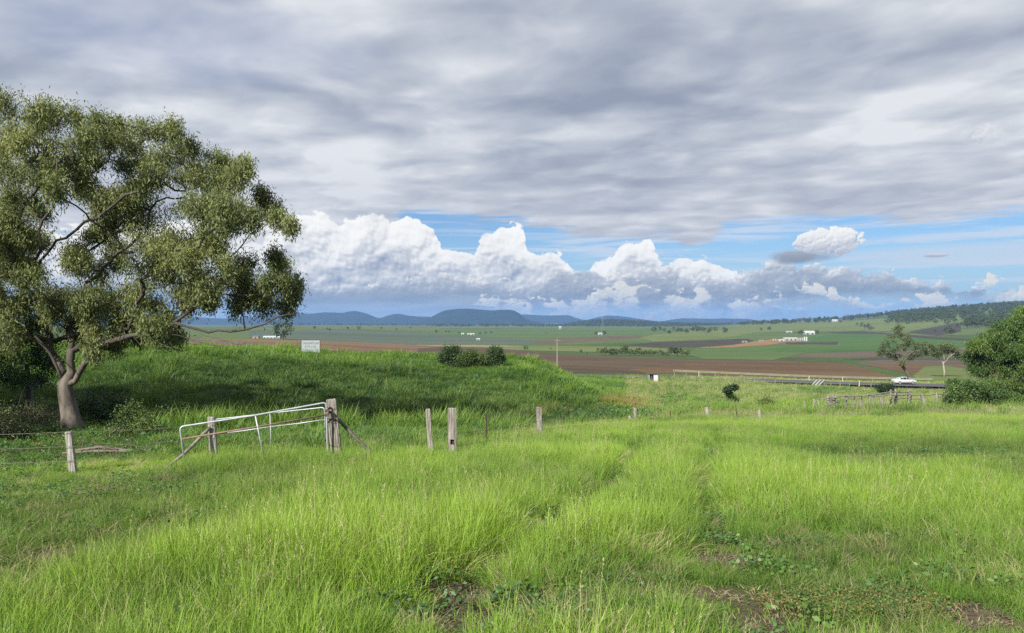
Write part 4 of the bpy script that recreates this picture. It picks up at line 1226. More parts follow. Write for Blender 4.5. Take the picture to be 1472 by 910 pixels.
# pepper tree at the right edge
b1 = G(1462, 74)
pts = [(1440, 478, 20), (1462, 464, 22), (1490, 458, 24), (1520, 455, 26), (1550, 470, 26), (1424, 462 + 30, 16), (1408, 498, 14), (1399, 512, 12), (1425, 508, 22), (1455, 498, 26), (1490, 495, 30), (1530, 500, 32), (1410, 528, 18), (1440, 532, 26), (1475, 530, 30), (1515, 535, 32), (1425, 556, 18), (1455, 560, 24), (1490, 562, 28), (1530, 565, 30), (1565, 530, 30), (1572, 560, 26), (1450, 470, 16), (1476, 449, 14), (1432, 485, 14), (1560, 500, 28)]
pts = [(px, py, r * .86) for px, py, r in pts]
cl = pc(74, *pts, jit=1.3) + pc(76.5, *[(px + rng.uniform(-4, 6), py + 8, r) for px, py, r in pts if px > 1440], jit=1.0)
simple_tree('pepper_tree', b1, cl, [np.array(b1) - [0, 0, .3]] + trunk_line(74, (1480, 560), (1484, 530), (1484, 505)), 'dense dark green weeping tree filling the right edge beyond the yard', leaf=DENSE, n_leaf=120, L=.27, Wd=.065, spread=.27, droop=1.5, r_base=.45, r_tip=.012, sprays=24, seed=211, tmean=.52, shell=.45)
b2 = G(1402, 70)
simple_tree('dark_bush', b2, pc(70, (1374, 562, 11), (1392, 556, 12), (1412, 558, 14), (1382, 572, 13), (1402, 572, 14), (1422, 570, 14), (1366, 574, 8), (1372, 552, 6), (1432, 560, 12), jit=.8),
            [np.array(b2) - [0, 0, .2], np.array(b2) + [0, 0, .3], np.array(b2) + [.1, 0, .6]], 'broad dark bush at the foot of the weeping tree on the right', leaf=DENSE, n_leaf=50, L=.2, Wd=.09, spread=.26, r_base=.08, sprays=18, seed=221, tmean=.42, cat='bush', crown='foliage')
# two gums behind the road
b3 = at(1313, 551, 166)
d = b3.y
simple_tree('roadside_gum', b3, pc(d, (1290, 478, 8), (1300, 484, 9), (1282, 488, 8), (1272, 498, 7), (1267, 508, 6), (1285, 500, 9), (1300, 498, 8), (1314, 496, 8), (1326, 498, 8), (1332, 506, 6), (1318, 508, 7), (1290, 513, 6), (1296, 522, 4), (1308, 512, 5), (1280, 510, 5), (1305, 490, 6), (1293, 470, 4), jit=1.2),
            [np.array(b3) - [0, 0, .3]] + trunk_line(d, (1308, 543), (1303, 534), (1298, 527), (1297, 522)), 'leaning gum with thin open crown standing behind the white car', bark=BARKD, leaf=GUM2, limbs=[[Pw(1287, 508, d), Pw(1276, 497, d)], [Pw(1296, 500, d + .5), Pw(1292, 482, d + .5)], [Pw(1306, 510, d - .5), Pw(1318, 500, d - .5), Pw(1329, 498, d - .5)]], n_leaf=26, L=.42, Wd=.16, spread=.27, droop=.4, r_base=.34, r_tip=.024, sprays=13, seed=231, rmin=.035)
b4 = at(1357, 543, 170)
d = b4.y
simple_tree('roadside_gum', b4, pc(d, (1346, 502, 6), (1356, 498, 7), (1366, 500, 7), (1374, 506, 6), (1350, 509, 5), (1343, 508, 4), (1362, 505, 5), (1377, 511, 3), (1338, 498, 4), jit=1.0),
            [np.array(b4) - [0, 0, .3]] + trunk_line(d, (1357.5, 534), (1356.5, 527), (1356, 523)), 'slender gum with whitish trunk and flat crown between the leaning gum and the weeping tree', bark=BARKP, leaf=GUM2, limbs=[[Pw(1349, 514, d), Pw(1344, 506, d)], [Pw(1357, 513, d + .5), Pw(1356, 502, d + .5)], [Pw(1364, 513, d - .5), Pw(1372, 508, d - .5)]], n_leaf=34, L=.42, Wd=.16, spread=.32, droop=.4, r_base=.19, r_tip=.022, rmin=.05, sprays=16, seed=233)


def bush(name, px, d, cl, label, leaf=BUSHL, seed=1, L=.16, Wd=.07, n_leaf=45, sprays=16, tmean=.5, jit=.4, cat='bush', spread=.2):
    b = G(px, d); B = np.array(b)
    return simple_tree(name, b, pc(d, *cl, jit=jit), [B - [0, 0, .15], B + [0, 0, .15], B + [.03, 0, .35]], label, leaf=leaf, n_leaf=n_leaf, L=L, Wd=Wd, spread=spread, r_base=.06, r_tip=.008, sprays=sprays, seed=seed, tmean=tmean, cat=cat, crown='foliage')


bush('bank_bush', 648, 70, [(644, 506, 9), (653, 504, 9), (638, 514, 9), (650, 515, 11), (662, 511, 8), (656, 520, 8)], 'tall dull green bush on the bank top, left of the lower green bush', seed=241, leaf=DARKL, tmean=.6, n_leaf=70)
bush('bank_bush', 678, 69, [(670, 512, 9), (680, 511, 9), (690, 516, 8), (664, 520, 9), (676, 521, 11), (688, 522, 9), (697, 520, 5)], 'low rounded green bush on the bank top beside the tall dull one', seed=243, n_leaf=60, tmean=.35)
bush('bank_bush', 713, 70, [(711, 505, 6), (717, 507, 7), (707, 513, 7), (719, 515, 8), (713, 520, 8), (704, 519, 5)], 'small lone bush on the bank top, right of the two joined bushes', seed=245, leaf=DARKL, tmean=.6, n_leaf=70)
bush('gully_bush', 195, 25.5, [(185, 600, 20), (205, 612, 22), (175, 625, 20), (215, 632, 18), (195, 640, 20), (160, 640, 14), (235, 645, 12), (190, 590, 10)], 'leafy dark bush in the gully between the gum trunk and the gate', seed=247, leaf=BUSHL, L=.09, Wd=.04, n_leaf=40, sprays=26, tmean=.35, spread=.16)
bush('gully_bush', 150, 33, [(130, 585, 16), (155, 580, 16), (180, 588, 14), (145, 598, 14), (170, 600, 14)], 'dark scrubby bush right behind the foot of the large gum trunk', seed=261, leaf=DARKL, L=.12, Wd=.05, n_leaf=50, sprays=20, tmean=.5, spread=.2)
bush('gully_bush', 265, 33, [(245, 600, 12), (265, 596, 13), (285, 602, 12), (258, 610, 12), (278, 612, 11), (300, 608, 9)], 'low dark bush seen over the left end of the gates', seed=263, leaf=BUSHL, L=.12, Wd=.05, n_leaf=50, sprays=18, tmean=.2, spread=.2)
bush('gully_bush', 12, 27, [(0, 600, 16), (20, 606, 16), (-15, 610, 16), (8, 622, 14), (32, 622, 11)], 'brownish scrubby bush at the very left edge below the small trunk', seed=265, leaf=GUM2, L=.10, Wd=.04, n_leaf=46, sprays=20, tmean=.4, spread=.18)
bush('gully_bush', 62, 33, [(50, 590, 14), (75, 596, 14), (64, 602, 12), (40, 600, 12), (85, 604, 9)], 'low olive scrub at the foot of the small pale trunked tree', seed=249, leaf=GUM2, L=.10, Wd=.04, n_leaf=40, sprays=16, tmean=.6)
bush('sapling', 1052, 76, [(1047, 559, 5), (1056, 556, 3.5), (1049, 566, 4), (1052, 573, 5.5), (1058, 577, 4.5), (1049, 579, 4), (1044, 560, 3)], 'single dark sapling rising from the green flat beyond the fence', seed=251, leaf=DARKL, L=.2, Wd=.1, sprays=14, tmean=.3, jit=.15, cat='sapling', spread=.12)
bush('shrub', 1102, 66, [(1096, 580, 6), (1104, 577, 6), (1108, 583, 5), (1092, 586, 4)], 'pale green shrub just right of the dark sapling', seed=253, L=.18, Wd=.08, tmean=.9, jit=.2, n_leaf=26)
bush('shrub', 1273, 118, [(1266, 558, 6), (1275, 556, 7), (1281, 560, 6), (1269, 562, 6)], 'round blackish shrub in front of the white car', seed=255, leaf=DARKL, L=.24, Wd=.11, tmean=.25, jit=.4, spread=.3)
# dead scrub at the far left
DEADW = simple_mat('dead_twigs', (.11, .09, .075), .9, var=.3, vscale=4)
for name, px, d, sd_, lab, n, hh, ww in (('dead_scrub', 22, 31, 5, 'tangle of dead grey brown scrub left of the gum trunk', 90, .9, 1.3), ('dead_branches', 170, 21.5, 6, 'fallen dead branches lying behind the left fence wires', 40, .35, 1.6)):
    b = G(px, d); mb = MB(); g = np.random.default_rng(sd_)
    for i in range(n):
        p = np.array([g.normal(0, ww * .45), g.normal(0, .35), 0.0]); dr = g.normal(size=3); dr[2] = abs(dr[2]) * hh; dr[0] *= 1.4
        pts = [p]
        for k in range(5): pts.append(pts[-1] + dr * .16 + g.normal(0, .05, 3) - np.array([0, 0, .015 * k]))
        for q in pts: q[2] = max(q[2], -.02)
        mb.tube(pts, [.012 - .0018 * k for k in range(6)], n=4)
    if name == 'dead_branches':
        for s_ in (-1, 1):
            mb.tube([(-1.5, .1 * s_, .06), (-.6, .05 * s_ + .1, .14 + .05 * s_), (.5, -.05, .10), (1.7, .15 * s_, .16)], [.03, .04, .035, .015], n=7)
    link(name, mb.mesh(name, [DEADW], True), loc=b, label=lab, cat='dead wood')
# ------------------------------------------------------------------ old fence
POST = simple_mat('weathered_post_wood', (.29, .27, .24), .9, var=.3, vscale=14, bump=1.0, col2=(.085, .072, .06), stretch=(2.2, 2.2, .16))
POSTW = simple_mat('whitened_post_wood', (.34, .33, .30), .9, vscale=13, bump=1.0, col2=(.14, .125, .11), stretch=(2.2, 2.2, .18))
POLE = simple_mat('grey_pole_wood', (.21, .20, .17), .9, vscale=7, bump=.7, col2=(.10, .09, .075), stretch=(1, 1, 1))
GALV = simple_mat('galvanised_tube', (.36, .39, .41), .5, .35, vscale=9, col2=(.25, .265, .275))
RUSTY = simple_mat('rusty_tube', (.20, .135, .105), .8, .2, vscale=12, col2=(.13, .085, .065))
DARKM = simple_mat('dark_iron', (.05, .04, .035), .7, .4, vscale=20, col2=(.10, .06, .04))
WIRE = simple_mat('old_wire', (.20, .19, .18), .6, .6, vscale=15, col2=(.14, .10, .08))
HOLE = simple_mat('hole_shadow_wood', (.035, .028, .022), 1.0)


def split_post(name, a, b, w, label, mat=POST, group=None, seed=1, depth=.8, sink=.35, hole=None, n=10):
    """hand split round post, from foot b up to top a; real notches, hollow mortise if asked"""
    g = np.random.default_rng(seed); A_, B_ = np.array(a), np.array(b)
    up = (A_ - B_); Ln = np.linalg.norm(up); up = up / Ln
    sx = np.cross([0, 1, 0], up); sx /= np.linalg.norm(sx); sy = np.cross(up, sx)
    L0 = -sink; zs = list(np.linspace(L0, Ln - .01, 9))
    ang = np.linspace(0, 2 * math.pi, n, endpoint=False); prof = 1 + g.normal(0, .07, n)
    V = []
    for i, z in enumerate(zs):
        tp = 1.06 - .12 * max(z, 0) / Ln
        jit = 1 + g.normal(0, .018, n)
        for k in range(n):
            sq = 1 / max(abs(math.cos(ang[k])), abs(math.sin(ang[k]))) ** .55
            r = w * .5 * .88 * prof[k] * jit[k] * tp * sq
            V.append(B_ + up * z + sx * math.cos(ang[k]) * r + sy * math.sin(ang[k]) * r * depth)
    top = [v_ * .0 + v_ for v_ in V[-n:]]
    for k in range(n):                                        # weathered, uneven crown
        V.append(B_ + (top[k] - B_) * 1.0 + up * (.012 + abs(g.normal(0, .012))) - (top[k] - (B_ + up * zs[-1])) * .10)
    V.append(B_ + up * (Ln - .004))
    o = Vector(b); V = [v_ - np.array(b) for v_ in V]
    Fc = []
    m = len(zs) + 1
    for i in range(m - 1):
        for k in range(n): Fc.append((i * n + k, i * n + (k + 1) % n, (i + 1) * n + (k + 1) % n, (i + 1) * n + k))
    for k in range(n): Fc.append(((m - 1) * n + k, (m - 1) * n + (k + 1) % n, m * n))
    me = bpy.data.meshes.new(name); me.from_pydata([tuple(q) for q in V], [], Fc); me.materials.append(mat); me.update()
    ob_ = link(name, me, loc=o, label=label, cat='post', group=group)
    if hole is not None:                                      # cut a real mortise
        cz, hw, hh = hole
        cb = MB(); cb.box((0, 0, 0), (hw, .16, hh))
        c_ = bpy.data.objects.new('cutter', cb.mesh('cutter', [HOLE])); COL.objects.link(c_)
        c_.location = o + Vector(up * cz) + Vector(-sy * w * depth * .5)
        me.materials.append(HOLE)
        md = ob_.modifiers.new('cut', 'BOOLEAN'); md.object = c_; md.operation = 'DIFFERENCE'; md.solver = 'EXACT'; md.material_mode = 'TRANSFER'
        bpy.context.view_layer.update()
        dg = bpy.context.evaluated_depsgraph_get(); nm = bpy.data.meshes.new_from_object(ob_.evaluated_get(dg))
        ob_.modifiers.clear(); ob_.data = nm
        bpy.data.objects.remove(c_)
    return ob_


def post_px(px0, py0, px1, d, wpx, label, mat=POST, seed=1, hole=None, group='old timber fence posts', depth=.8, name='fence_post'):
    gnd = G(px1, d)
    return split_post(name, Pw(px0, py0, d), (gnd.x, gnd.y, gnd.z), wpx * d / F, label, mat, group, seed, depth, hole=hole)


post_px(98.5, 621, 105, 17.4, 11.5, 'whitened round post below the gum trunk, leaning slightly left', POSTW, 1)
pB = post_px(304, 600, 308, 18.6, 13, 'pale post under the middle of the gate with a brace pole at its left', POSTW, 2)
pC = post_px(475.5, 574.5, 484, 18.0, 17, 'tallest thick grey post where the metal gates hang', POST, 3)
post_px(615, 588.5, 620, 19.6, 8.5, 'thin split post leaning left beside the thick post with a square hole', POST, 4, depth=.6)
post_px(650, 587, 650.5, 19.6, 14.5, 'thick grey post with a square mortise hole through it', POST, 5, hole=(.42, .095, .13))
post_px(775, 586, 776, 27.5, 9, 'narrow grey post standing alone in long grass, right of the post with the hole', POST, 6)
post_px(913, 587, 913, 43, 5.5, 'small distant post against the dark weeds at the right end of the bank', POST, 7)
post_px(904.5, 598, 906, 44, 4, 'short broken stump just left of the small distant post by the dark weeds', POSTW, 8)
post_px(1015.5, 586, 1018, 44, 6, 'pale leaning post in the long grass left of the dark sapling', POSTW, 9)
post_px(1091, 590, 1092, 45, 5, 'short pale post in the long grass right of the dark sapling', POSTW, 10)
for px, d, t, lab in ((700, 23.5, 595, 'thin dark steel picket between the post with the hole and the narrow grey post'), (964, 43, 590, 'thin dark steel picket right of the small distant post'), (976, 44, 593, 'shorter dark steel picket, second to the right of the small distant post'), (1059, 45, 591, 'thin dark steel picket below the dark sapling')):
    g_ = G(px, d); H = Pw(px, t, d)[2] - g_.z; mb = MB(); w = .035
    for a in (90, 210, 330):
        mb.box((math.cos(R(a)) * .018, math.sin(R(a)) * .018, H / 2 - .15), (.036, .005, H + .3), Matrix.Rotation(R(a), 3, 'Z'))
    mb.build('steel_picket', DARKM, loc=g_, label=lab, cat='picket', group='steel pickets of the fence')


def wire(pts, label, rad=.005, sag=.04, barb=True):
    mb = MB(); V = []
    for a, b in zip(pts[:-1], pts[1:]):
        a, b = Vector(a), Vector(b); n = 10
        for i in range(n + (1 if b == Vector(pts[-1]) else 0)):
            t = i / n; q = a.lerp(b, t); q.z -= sag * 4 * t * (1 - t); V.append(q)
    o = V[0].copy(); V = [q - o for q in V]
    mb.tube(V, rad, n=4)
    if barb:
        tot = 0
        for a, b in zip(V[:-1], V[1:]):
            k = int((b - a).length / .16)
            for i in range(k):
                q = a.lerp(b, (i + .5) / max(k, 1)); mb.tube([q + Vector((0, -.012, -.016)), q + Vector((0, .012, .016))], .0025, n=3)
    return mb.build('fence_wire', WIRE, loc=o, label=label, cat='wire', group='barbed fence wires')


for k, (z, nm) in enumerate(((.95, 'top'), (.62, 'middle'), (.3, 'bottom'))):
    hs = [G(-260, 16.5, z), G(102, 17.3, z), G(306, 18.5, z)]
    wire(hs, f'{nm} barbed wire strand running left from the braced gate post past the whitened post')
    hs = [G(650, 19.5, z), G(775, 27.4, z), G(913, 42.9, z), G(1017, 43.9, z), G(1091, 44.9, z)]
    wire(hs, f'{nm} barbed wire strand running right from the post with the hole')

# brace poles
def pole(a, b, rad, label, seed):
    g = np.random.default_rng(seed); A_, B_ = np.array(a), np.array(b); n = 9
    pts = [A_ + (B_ - A_) * i / n + g.normal(0, .012, 3) * (0 < i < n) + np.array([0, 0, -.05 * math.sin(math.pi * i / n)]) for i in range(n + 1)]
    mb = MB(); mb.tube([q - B_ for q in pts], [rad * (1 - .02 * i + g.normal(0, .04)) for i in range(n + 1)], n=9)
    return mb.build('brace_pole', POLE, loc=tuple(B_), smooth=True, label=label, cat='pole', group='bush timber brace poles')


pole(Pw(302, 615, 18.5), np.array(G(226, 17.2)) - [0, 0, .12], .042, 'pale crooked brace pole slanting down left from the post under the gate', 1)
pole(Pw(487, 603, 18.1), np.array(G(556, 18.8)) - [0, 0, .10], .045, 'grey crooked brace pole slanting down right from the tall gate post', 2)

# ---- the two hung gates, each its own thing
def rounded(pts, r=.10, n=5):
    P = [Vector(p) for p in pts]; out = [P[0]]
    for a, b, c in zip(P[:-2], P[1:-1], P[2:]):
        u1 = (a - b).normalized(); u2 = (c - b).normalized()
        p1, p2 = b + u1 * r, b + u2 * r
        for i in range(n + 1):
            t = i / n; out.append(p1 * (1 - t) ** 2 + b * 2 * t * (1 - t) + p2 * t * t)
    return out + [P[-1]]


def gate(name, label, outer, mids, stiles, d_of, rad=.021):
    foot = Vector(Pw(*outer[0][:2], d_of(outer[0][0])))
    root = empty(name, foot, label=label, cat='gate', group='tubular farm gates')
    W3 = lambda q: Vector(Pw(q[0], q[1], d_of(q[0]))) - foot
    mb = MB(); mb.tube(rounded([W3(q) for q in outer], .09), rad, n=10); mb.build('frame', GALV, root, smooth=True)
    for a, b, m in mids:
        mb = MB(); mb.tube([W3(a), W3(((a[0] + b[0]) / 2, (a[1] + b[1]) / 2 + .6)), W3(b)], rad * .92, n=10); mb.build('rail', m, root, smooth=True)
    for a, b in stiles:
        mb = MB(); mb.tube([W3(a), W3(b)], rad * .85, n=8); mb.build('stile', GALV, root, smooth=True)
    return root


d1 = lambda px: float(np.interp(px, [255, 470], [16.9, 17.75]))
g1 = gate('farm_gate', 'sagging galvanised tube gate with a rusty middle rail, the nearer of the two', [(266.5, 672), (258.5, 613.5), (364, 597.5), (469, 578.5), (470.5, 640), (472, 662)],
          [((262, 631), (470, 596), RUSTY)], [((367, 597), (380.5, 664))], d1)
mb = MB(); foot = Vector(g1.location)
for y_ in (596, 590): mb.box(Vector(Pw(470, y_, 17.72)) - foot, (.10, .05, .05))
mb.build('hinge', DARKM, g1)
mb = MB(); mb.tube([Vector(Pw(266.3, 671, d1(265))) - foot, Vector(Pw(374, 670, d1(374))) - foot, Vector(Pw(471.8, 659, d1(471))) - foot], .018, n=8); mb.build('rail', GALV, g1, smooth=True)
d2 = lambda px: float(np.interp(px, [309, 470], [18.95, 18.35]))
gate('farm_gate', 'slimmer grey tube gate hanging behind the sagging one', [(312, 668), (308.5, 603), (388, 594), (466.5, 585.5), (468.5, 650)], [((388, 613.5), (468, 603), GALV), ((310, 624), (388, 613.5), GALV)], [((388, 594.5), (390.5, 656))], d2, rad=.015)
# iron and wire fastened to the tall post
mb = MB(); o = G(484, 18.0)
mb.tube([Vector(Pw(468.5, 590, 17.86)) - o, Vector(Pw(475, 655, 17.82)) - o], .011, n=6)
mb.tube([Vector(Pw(474, 591, 17.84)) - o, Vector(Pw(479, 607, 17.83)) - o, Vector(Pw(485, 648, 17.84)) - o], .006, n=5)
for py in (586, 602, 606, 640):
    c_ = Vector(Pw(np.interp(py, [575, 658], [475.5, 484]), py, 18.0)) - o; rr = 8.9 * 18 / F
    mb.tube([c_ + Vector((math.cos(a) * rr, math.sin(a) * rr * .86, .02 * math.sin(a * 2))) for a in np.linspace(0, 2 * math.pi, 15)], .005, n=4)
mb.box(Vector(Pw(474.5, 592.5, 17.84)) - o, (.07, .04, .05))
mb.build('tie_wire', DARKM, loc=o, label='rusty tie wires and iron bar wrapped round the tall gate post', cat='wire')

# ------------------------------------------------------------------ sign on the bank
SIGNW = simple_mat('faded_sign_paint', (.235, .27, .28), .6, vscale=3, col2=(.20, .23, .235)); SIGNB = simple_mat('sign_edge', (.035, .03, .028), .7)
LETT = simple_mat('grey_lettering', (.035, .045, .045), .7)
sg = G(446.5, 79)
root = empty('road_sign', sg, label='square white notice board with grey lettering on top of the bank', cat='sign')
sx0, sx1, sy0, sy1 = 433.4, 459.6, 489.3, 511.3
w = (sx1 - sx0) * 79 / F; hgt_ = (sy1 - sy0) * 79 / F; zb = Pw(446, sy1, 79)[2] - sg.z
mb = MB(); mb.box((0, 0, zb + hgt_ / 2), (w, .04, hgt_)); mb.build('board', SIGNW, root)
mb = MB()
mb.box((-w / 2 - .045, .02, zb + hgt_ / 2 - .05), (.09, .10, hgt_ + .02)); mb.box((w / 2 + .02, .02, zb + hgt_ / 2 - .05), (.04, .08, hgt_)); mb.box((0, .02, zb + hgt_ + .03), (w + .1, .08, .05))
mb.build('frame', SIGNB, root)
for s_ in (-1, 1):
    mb = MB(); mb.box((s_ * w * .36, .08, (zb + hgt_ * .9) / 2 - .2), (.09, .09, zb + hgt_ * .9 + .4)); mb.build('leg', POLE, root)
# the wording is too small to read in the photograph: worn strokes in four lines
g = np.random.default_rng(4)
def word(x, z, n, ch, cw):
    for i in range(n):
        x0 = x + i * cw
        for st in g.choice(5, 3, replace=False):
            if st == 0: mb.box((x0, -.023, z), (.022, .006, ch))
            elif st == 1: mb.box((x0 + cw * .55, -.023, z), (.022, .006, ch))
            elif st == 2: mb.box((x0 + cw * .28, -.0235, z + ch * .44), (cw * .6, .005, .022))
            elif st == 3: mb.box((x0 + cw * .28, -.0235, z), (cw * .6, .005, .02))
            else: mb.box((x0 + cw * .28, -.0235, z - ch * .44), (cw * .6, .005, .022))
top = zb + hgt_
for row, (dz, ch, words) in enumerate(((.30, .21, ((-.80, 3), (-.40, 2), (-.10, 4), (.42, 4))), (.65, .20, ((-.64, 2), (-.36, 3), (.08, 1), (.24, 3))), (1.0, .21, ((-.80, 1), (-.60, 3), (-.16, 2), (.12, 2), (.46, 3))), (1.32, .11, ((.32, 2), (.52, 2), (.74, 1))))):
    cw = .125 if row < 3 else .085; mb = MB()
    for x_, n_ in words: word(x_, top - dz, n_, ch, cw)
    mb.build('lettering', LETT, root)

# ------------------------------------------------------------------ little pump box on the flat
WHITE = simple_mat('white_paint', (.40, .40, .39), .6, vscale=4, col2=(.33, .33, .31)); DROOF = simple_mat('dark_roof_tin', (.04, .045, .06), .5, .3)
bx_ = G(939.5, 134, 0)
root = empty('pump_shed', bx_, R(-12), label='tiny white shed with dark flat roof and open dark doorway on the green flat', cat='shed')
zt = Pw(939, 537.0, 134)[2] - bx_.z; z0 = zt - 1.66; mb = MB()
mb.box((-.74, 0, z0 + .8), (.09, 1.3, 1.6)); mb.box((.40, 0, z0 + .8), (.74, 1.3, 1.6)); mb.box((-.33, .60, z0 + .8), (.72, .08, 1.6)); mb.box((-.33, 0, z0 + .08), (.72, 1.1, .1))
mb.build('wall', WHITE, root)
mb = MB(); mb.box((0, -.03, zt - .03), (1.8, 1.6, .10)); mb.build('roof', DROOF, root)
mb = MB(); mb.box((-.33, -.25, z0 + .62), (.5, .6, .8)); mb.box((-.33, -.25, z0 + 1.17), (.3, .45, .3)); mb.build('pump_motor', DROOF, root)
for sx_ in (-.68, .68):
    for sy_ in (-.54, .54):
        mb = MB(); mb.box((sx_, sy_, z0 / 2 - .1), (.1, .1, abs(z0) + .4)); mb.build('leg', POLE, root)

# ------------------------------------------------------------------ old timber stockyard
yd = lambda px: float(np.interp(px, [1150, 1270, 1360], [58, 62, 74]))
root0 = G(1215, 60)
yard = empty('stockyard_fence', root0, label='tumbledown grey timber stockyard of posts and rails at the right', cat='stockyard')
YW = simple_mat('silvered_yard_timber', (.23, .215, .19), .9, vscale=7, bump=.6, col2=(.10, .09, .078), stretch=(1, 1, .4))


def ypost(px0, py0, px1, w, dd=0, name='post'):
    d = yd(px1) + dd; b = G(px1, d); mb = MB(); a = Vector(Pw(px0, py0, d))
    g = np.random.default_rng(int(px0)); r = w * d / F / 2
    pts = [Vector((b.x, b.y, b.z - .3)).lerp(a, t) for t in (0, .35, .7, 1)]
    mb.tube([p - root0 for p in pts], [r * 1.05, r, r * (.95 + g.normal(0, .05)), r * .85], n=7)
    mb.build(name, YW, yard)


def yrail(a, b, t, dd=0, da=None, db=None):
    d0_, d1_ = da or yd(a[0]) + dd, db or yd(b[0]) + dd
    A_, B_ = Vector(Pw(*a, d0_)) - root0, Vector(Pw(*b, d1_)) - root0
    r = t * d0_ / F / 2; n = 6; g = np.random.default_rng(int(a[0] * 7 + a[1])); mb = MB()
    mb.tube([A_.lerp(B_, i / n) + Vector((0, 0, g.normal(0, .02) - .05 * math.sin(math.pi * i / n))) for i in range(n + 1)], [r * (1 + g.normal(0, .08)) for i in range(n + 1)], n=6)
    mb.build('rail', YW, yard)


for q in ((1190, 569, 1191, 4.5, 0), (1201, 568.5, 1202, 3, .6), (1216, 569, 1217, 3.2, .5), (1215, 578, 1218, 3.5, -.5), (1228.5, 570, 1229, 2.2, 1), (1238.5, 570, 1240, 2.4, 1), (1236.5, 576, 1238.5, 3.6, -.3), (1250, 566, 1250.5, 3.6, 1), (1258, 567.5, 1259, 2, 2), (1267, 571.5, 1270, 5.6, -.2), (1280.5, 560, 1281, 3, 3), (1287.5, 559, 1288, 4.5, 4), (1306, 558.5, 1306, 3.2, 3.5), (1309.5, 559, 1310, 2.2, 4), (1346.5, 564, 1347, 3.6, 2), (1358, 562, 1359, 3, 2.5)):
    ypost(*q)
for q in (((1174, 573.5), (1192, 571.5), 1.3), ((1190, 570.5), (1216, 568.8), 2.0, .4), ((1190, 575.5), (1218, 573), 1.6, .2), ((1214, 569.5), (1251, 567.5), 2.0, .9), ((1218, 572.5), (1240, 571), 1.2, .9), ((1249, 567.5), (1282, 562.5), 1.9, 2), ((1251, 570), (1282, 567), 1.3, 2), ((1239, 587), (1268, 581.5), 1.7, .2), ((1218, 581), (1238, 580), 1.2, .6),
          ((1281, 563), (1309, 563.5), 1.7, 3.5), ((1281, 568.5), (1309, 567.5), 1.9, 3.5), ((1284, 573), (1309, 572), 1.2, 3.5), ((1309, 568), (1347, 567), 1.3, 3), ((1347, 566.5), (1366, 564.5), 1.4, 2.5), ((1347, 570.5), (1366, 569), 1.2, 2.5), ((1309, 573), (1330, 572.5), 1.0, 3)):
    yrail(*q)
for i, y_ in enumerate((571.5, 574.5, 577.5, 580.5, 583.5)):
    yrail((1189, y_ + .8), (1203 + (i % 3) * 2, y_), 2.4, -.05)
yrail((1196, 573), (1214, 578), 1.3, -.3)
yrail((1198, 584), (1216, 579), 1.3, -.3)
for a, b, c, w_, lab in ((1156, 577, 1158, 3.4, 'short upright grey stub at the left end of the stockyard'), (1169.5, 574, 1174, 3.6, 'grey post leaning left, the left one of a crossed pair by the stockyard'), (1175, 575, 1181, 3.4, 'grey post leaning steeply left, the right one of a crossed pair by the stockyard'), (1325, 566.5, 1331.5, 5.5, 'thick isolated yard post leaning left below the white car')):
    d = yd(c) - .5; b_ = G(c, d)
    split_post('yard_post', Pw(a, b, d), tuple(b_), w_ * d / F, lab, YW, 'loose stockyard posts', int(a))
a_, b_ = Vector(Pw(1172, 583.5, 57.5)), Vector(Pw(1160, 596, 57.3)); mb = MB()
mb.tube(rounded([b_ - b_, Vector(Pw(1164, 585, 57.4)) - b_, a_ - b_], .3), .045, n=6)
mb.build('bent_branch', YW, loc=b_, smooth=True, label='bent grey branch arching in the grass beside the crossed yard posts', cat='branch')

# ------------------------------------------------------------------ road, rails, car
ASPH = field_mat('asphalt', (.075, .078, .086), (.100, .102, .108), .4); PAINT = simple_mat('road_paint', (.35, .35, .34), .6)
RP = [(-300, 94), (0, 95), (120, 95.5), (250, 96.5), (420, 102), (620, 130), (850, 147), (1000, 151.5), (1100, 153), (1200, 154), (1300, 155.5), (1400, 156.5), (1600, 158), (1800, 158)]
rp = np.array(RP, float); pq = np.linspace(-300, 1800, 500); dq = pchip(rp[:, 0], rp[:, 1], pq)
cxr = (pq - CX) * dq / F; tx = np.gradient(cxr); ty = np.gradient(dq); ll = np.hypot(tx, ty); nx, ny = -ty / ll, tx / ll


LIFT = np.interp(pq, [-300, 420, 520, 1030, 1110, 1800], [0, 0, -.5, -.5, 0, 0])


def strip(name, off0, off1, mat, lift, m=6, kind='structure'):
    V = []
    for o_ in np.linspace(off0, off1, m):
        x_, y_ = cxr + nx * o_, dq + ny * o_
        zc = gz(cxr, dq, False); ze = gz(x_, y_, False)
        V.append(np.stack([x_, y_, zc * .75 + ze * .25 + lift + LIFT], -1))
    V = np.stack(V, 1).reshape(-1, 3); n = len(pq)
    a, b = np.meshgrid(np.arange(n - 1), np.arange(m - 1), indexing='ij')
    q = np.stack([a * m + b, a * m + b + 1, (a + 1) * m + b + 1, (a + 1) * m + b], -1).reshape(-1, 4)
    return link(name, np_mesh(name, V, [q], [mat], smooth=True), kind=kind)


strip('road', -4.2, 4.6, ASPH, .62)
strip('road_marking', -3.75, -3.6, PAINT, .626, 2); strip('road_marking', 3.9, 4.05, PAINT, .626, 2)
strip('road_shoulder', 4.6, 7.5, field_mat('grey_gravel', alb(150, 146, 122), alb(170, 164, 136), .5), .45, 4)


def road_pt(px, off, lift=.62):
    i = int(np.argmin(abs(pq - px))); x_, y_ = cxr[i] + nx[i] * off, dq[i] + ny[i] * off
    zc = float(gz(np.array([cxr[i]]), np.array([dq[i]]), False)[0]); ze = float(gz(np.array([x_]), np.array([y_]), False)[0])
    return Vector((x_, y_, zc * .75 + ze * .25 + lift))


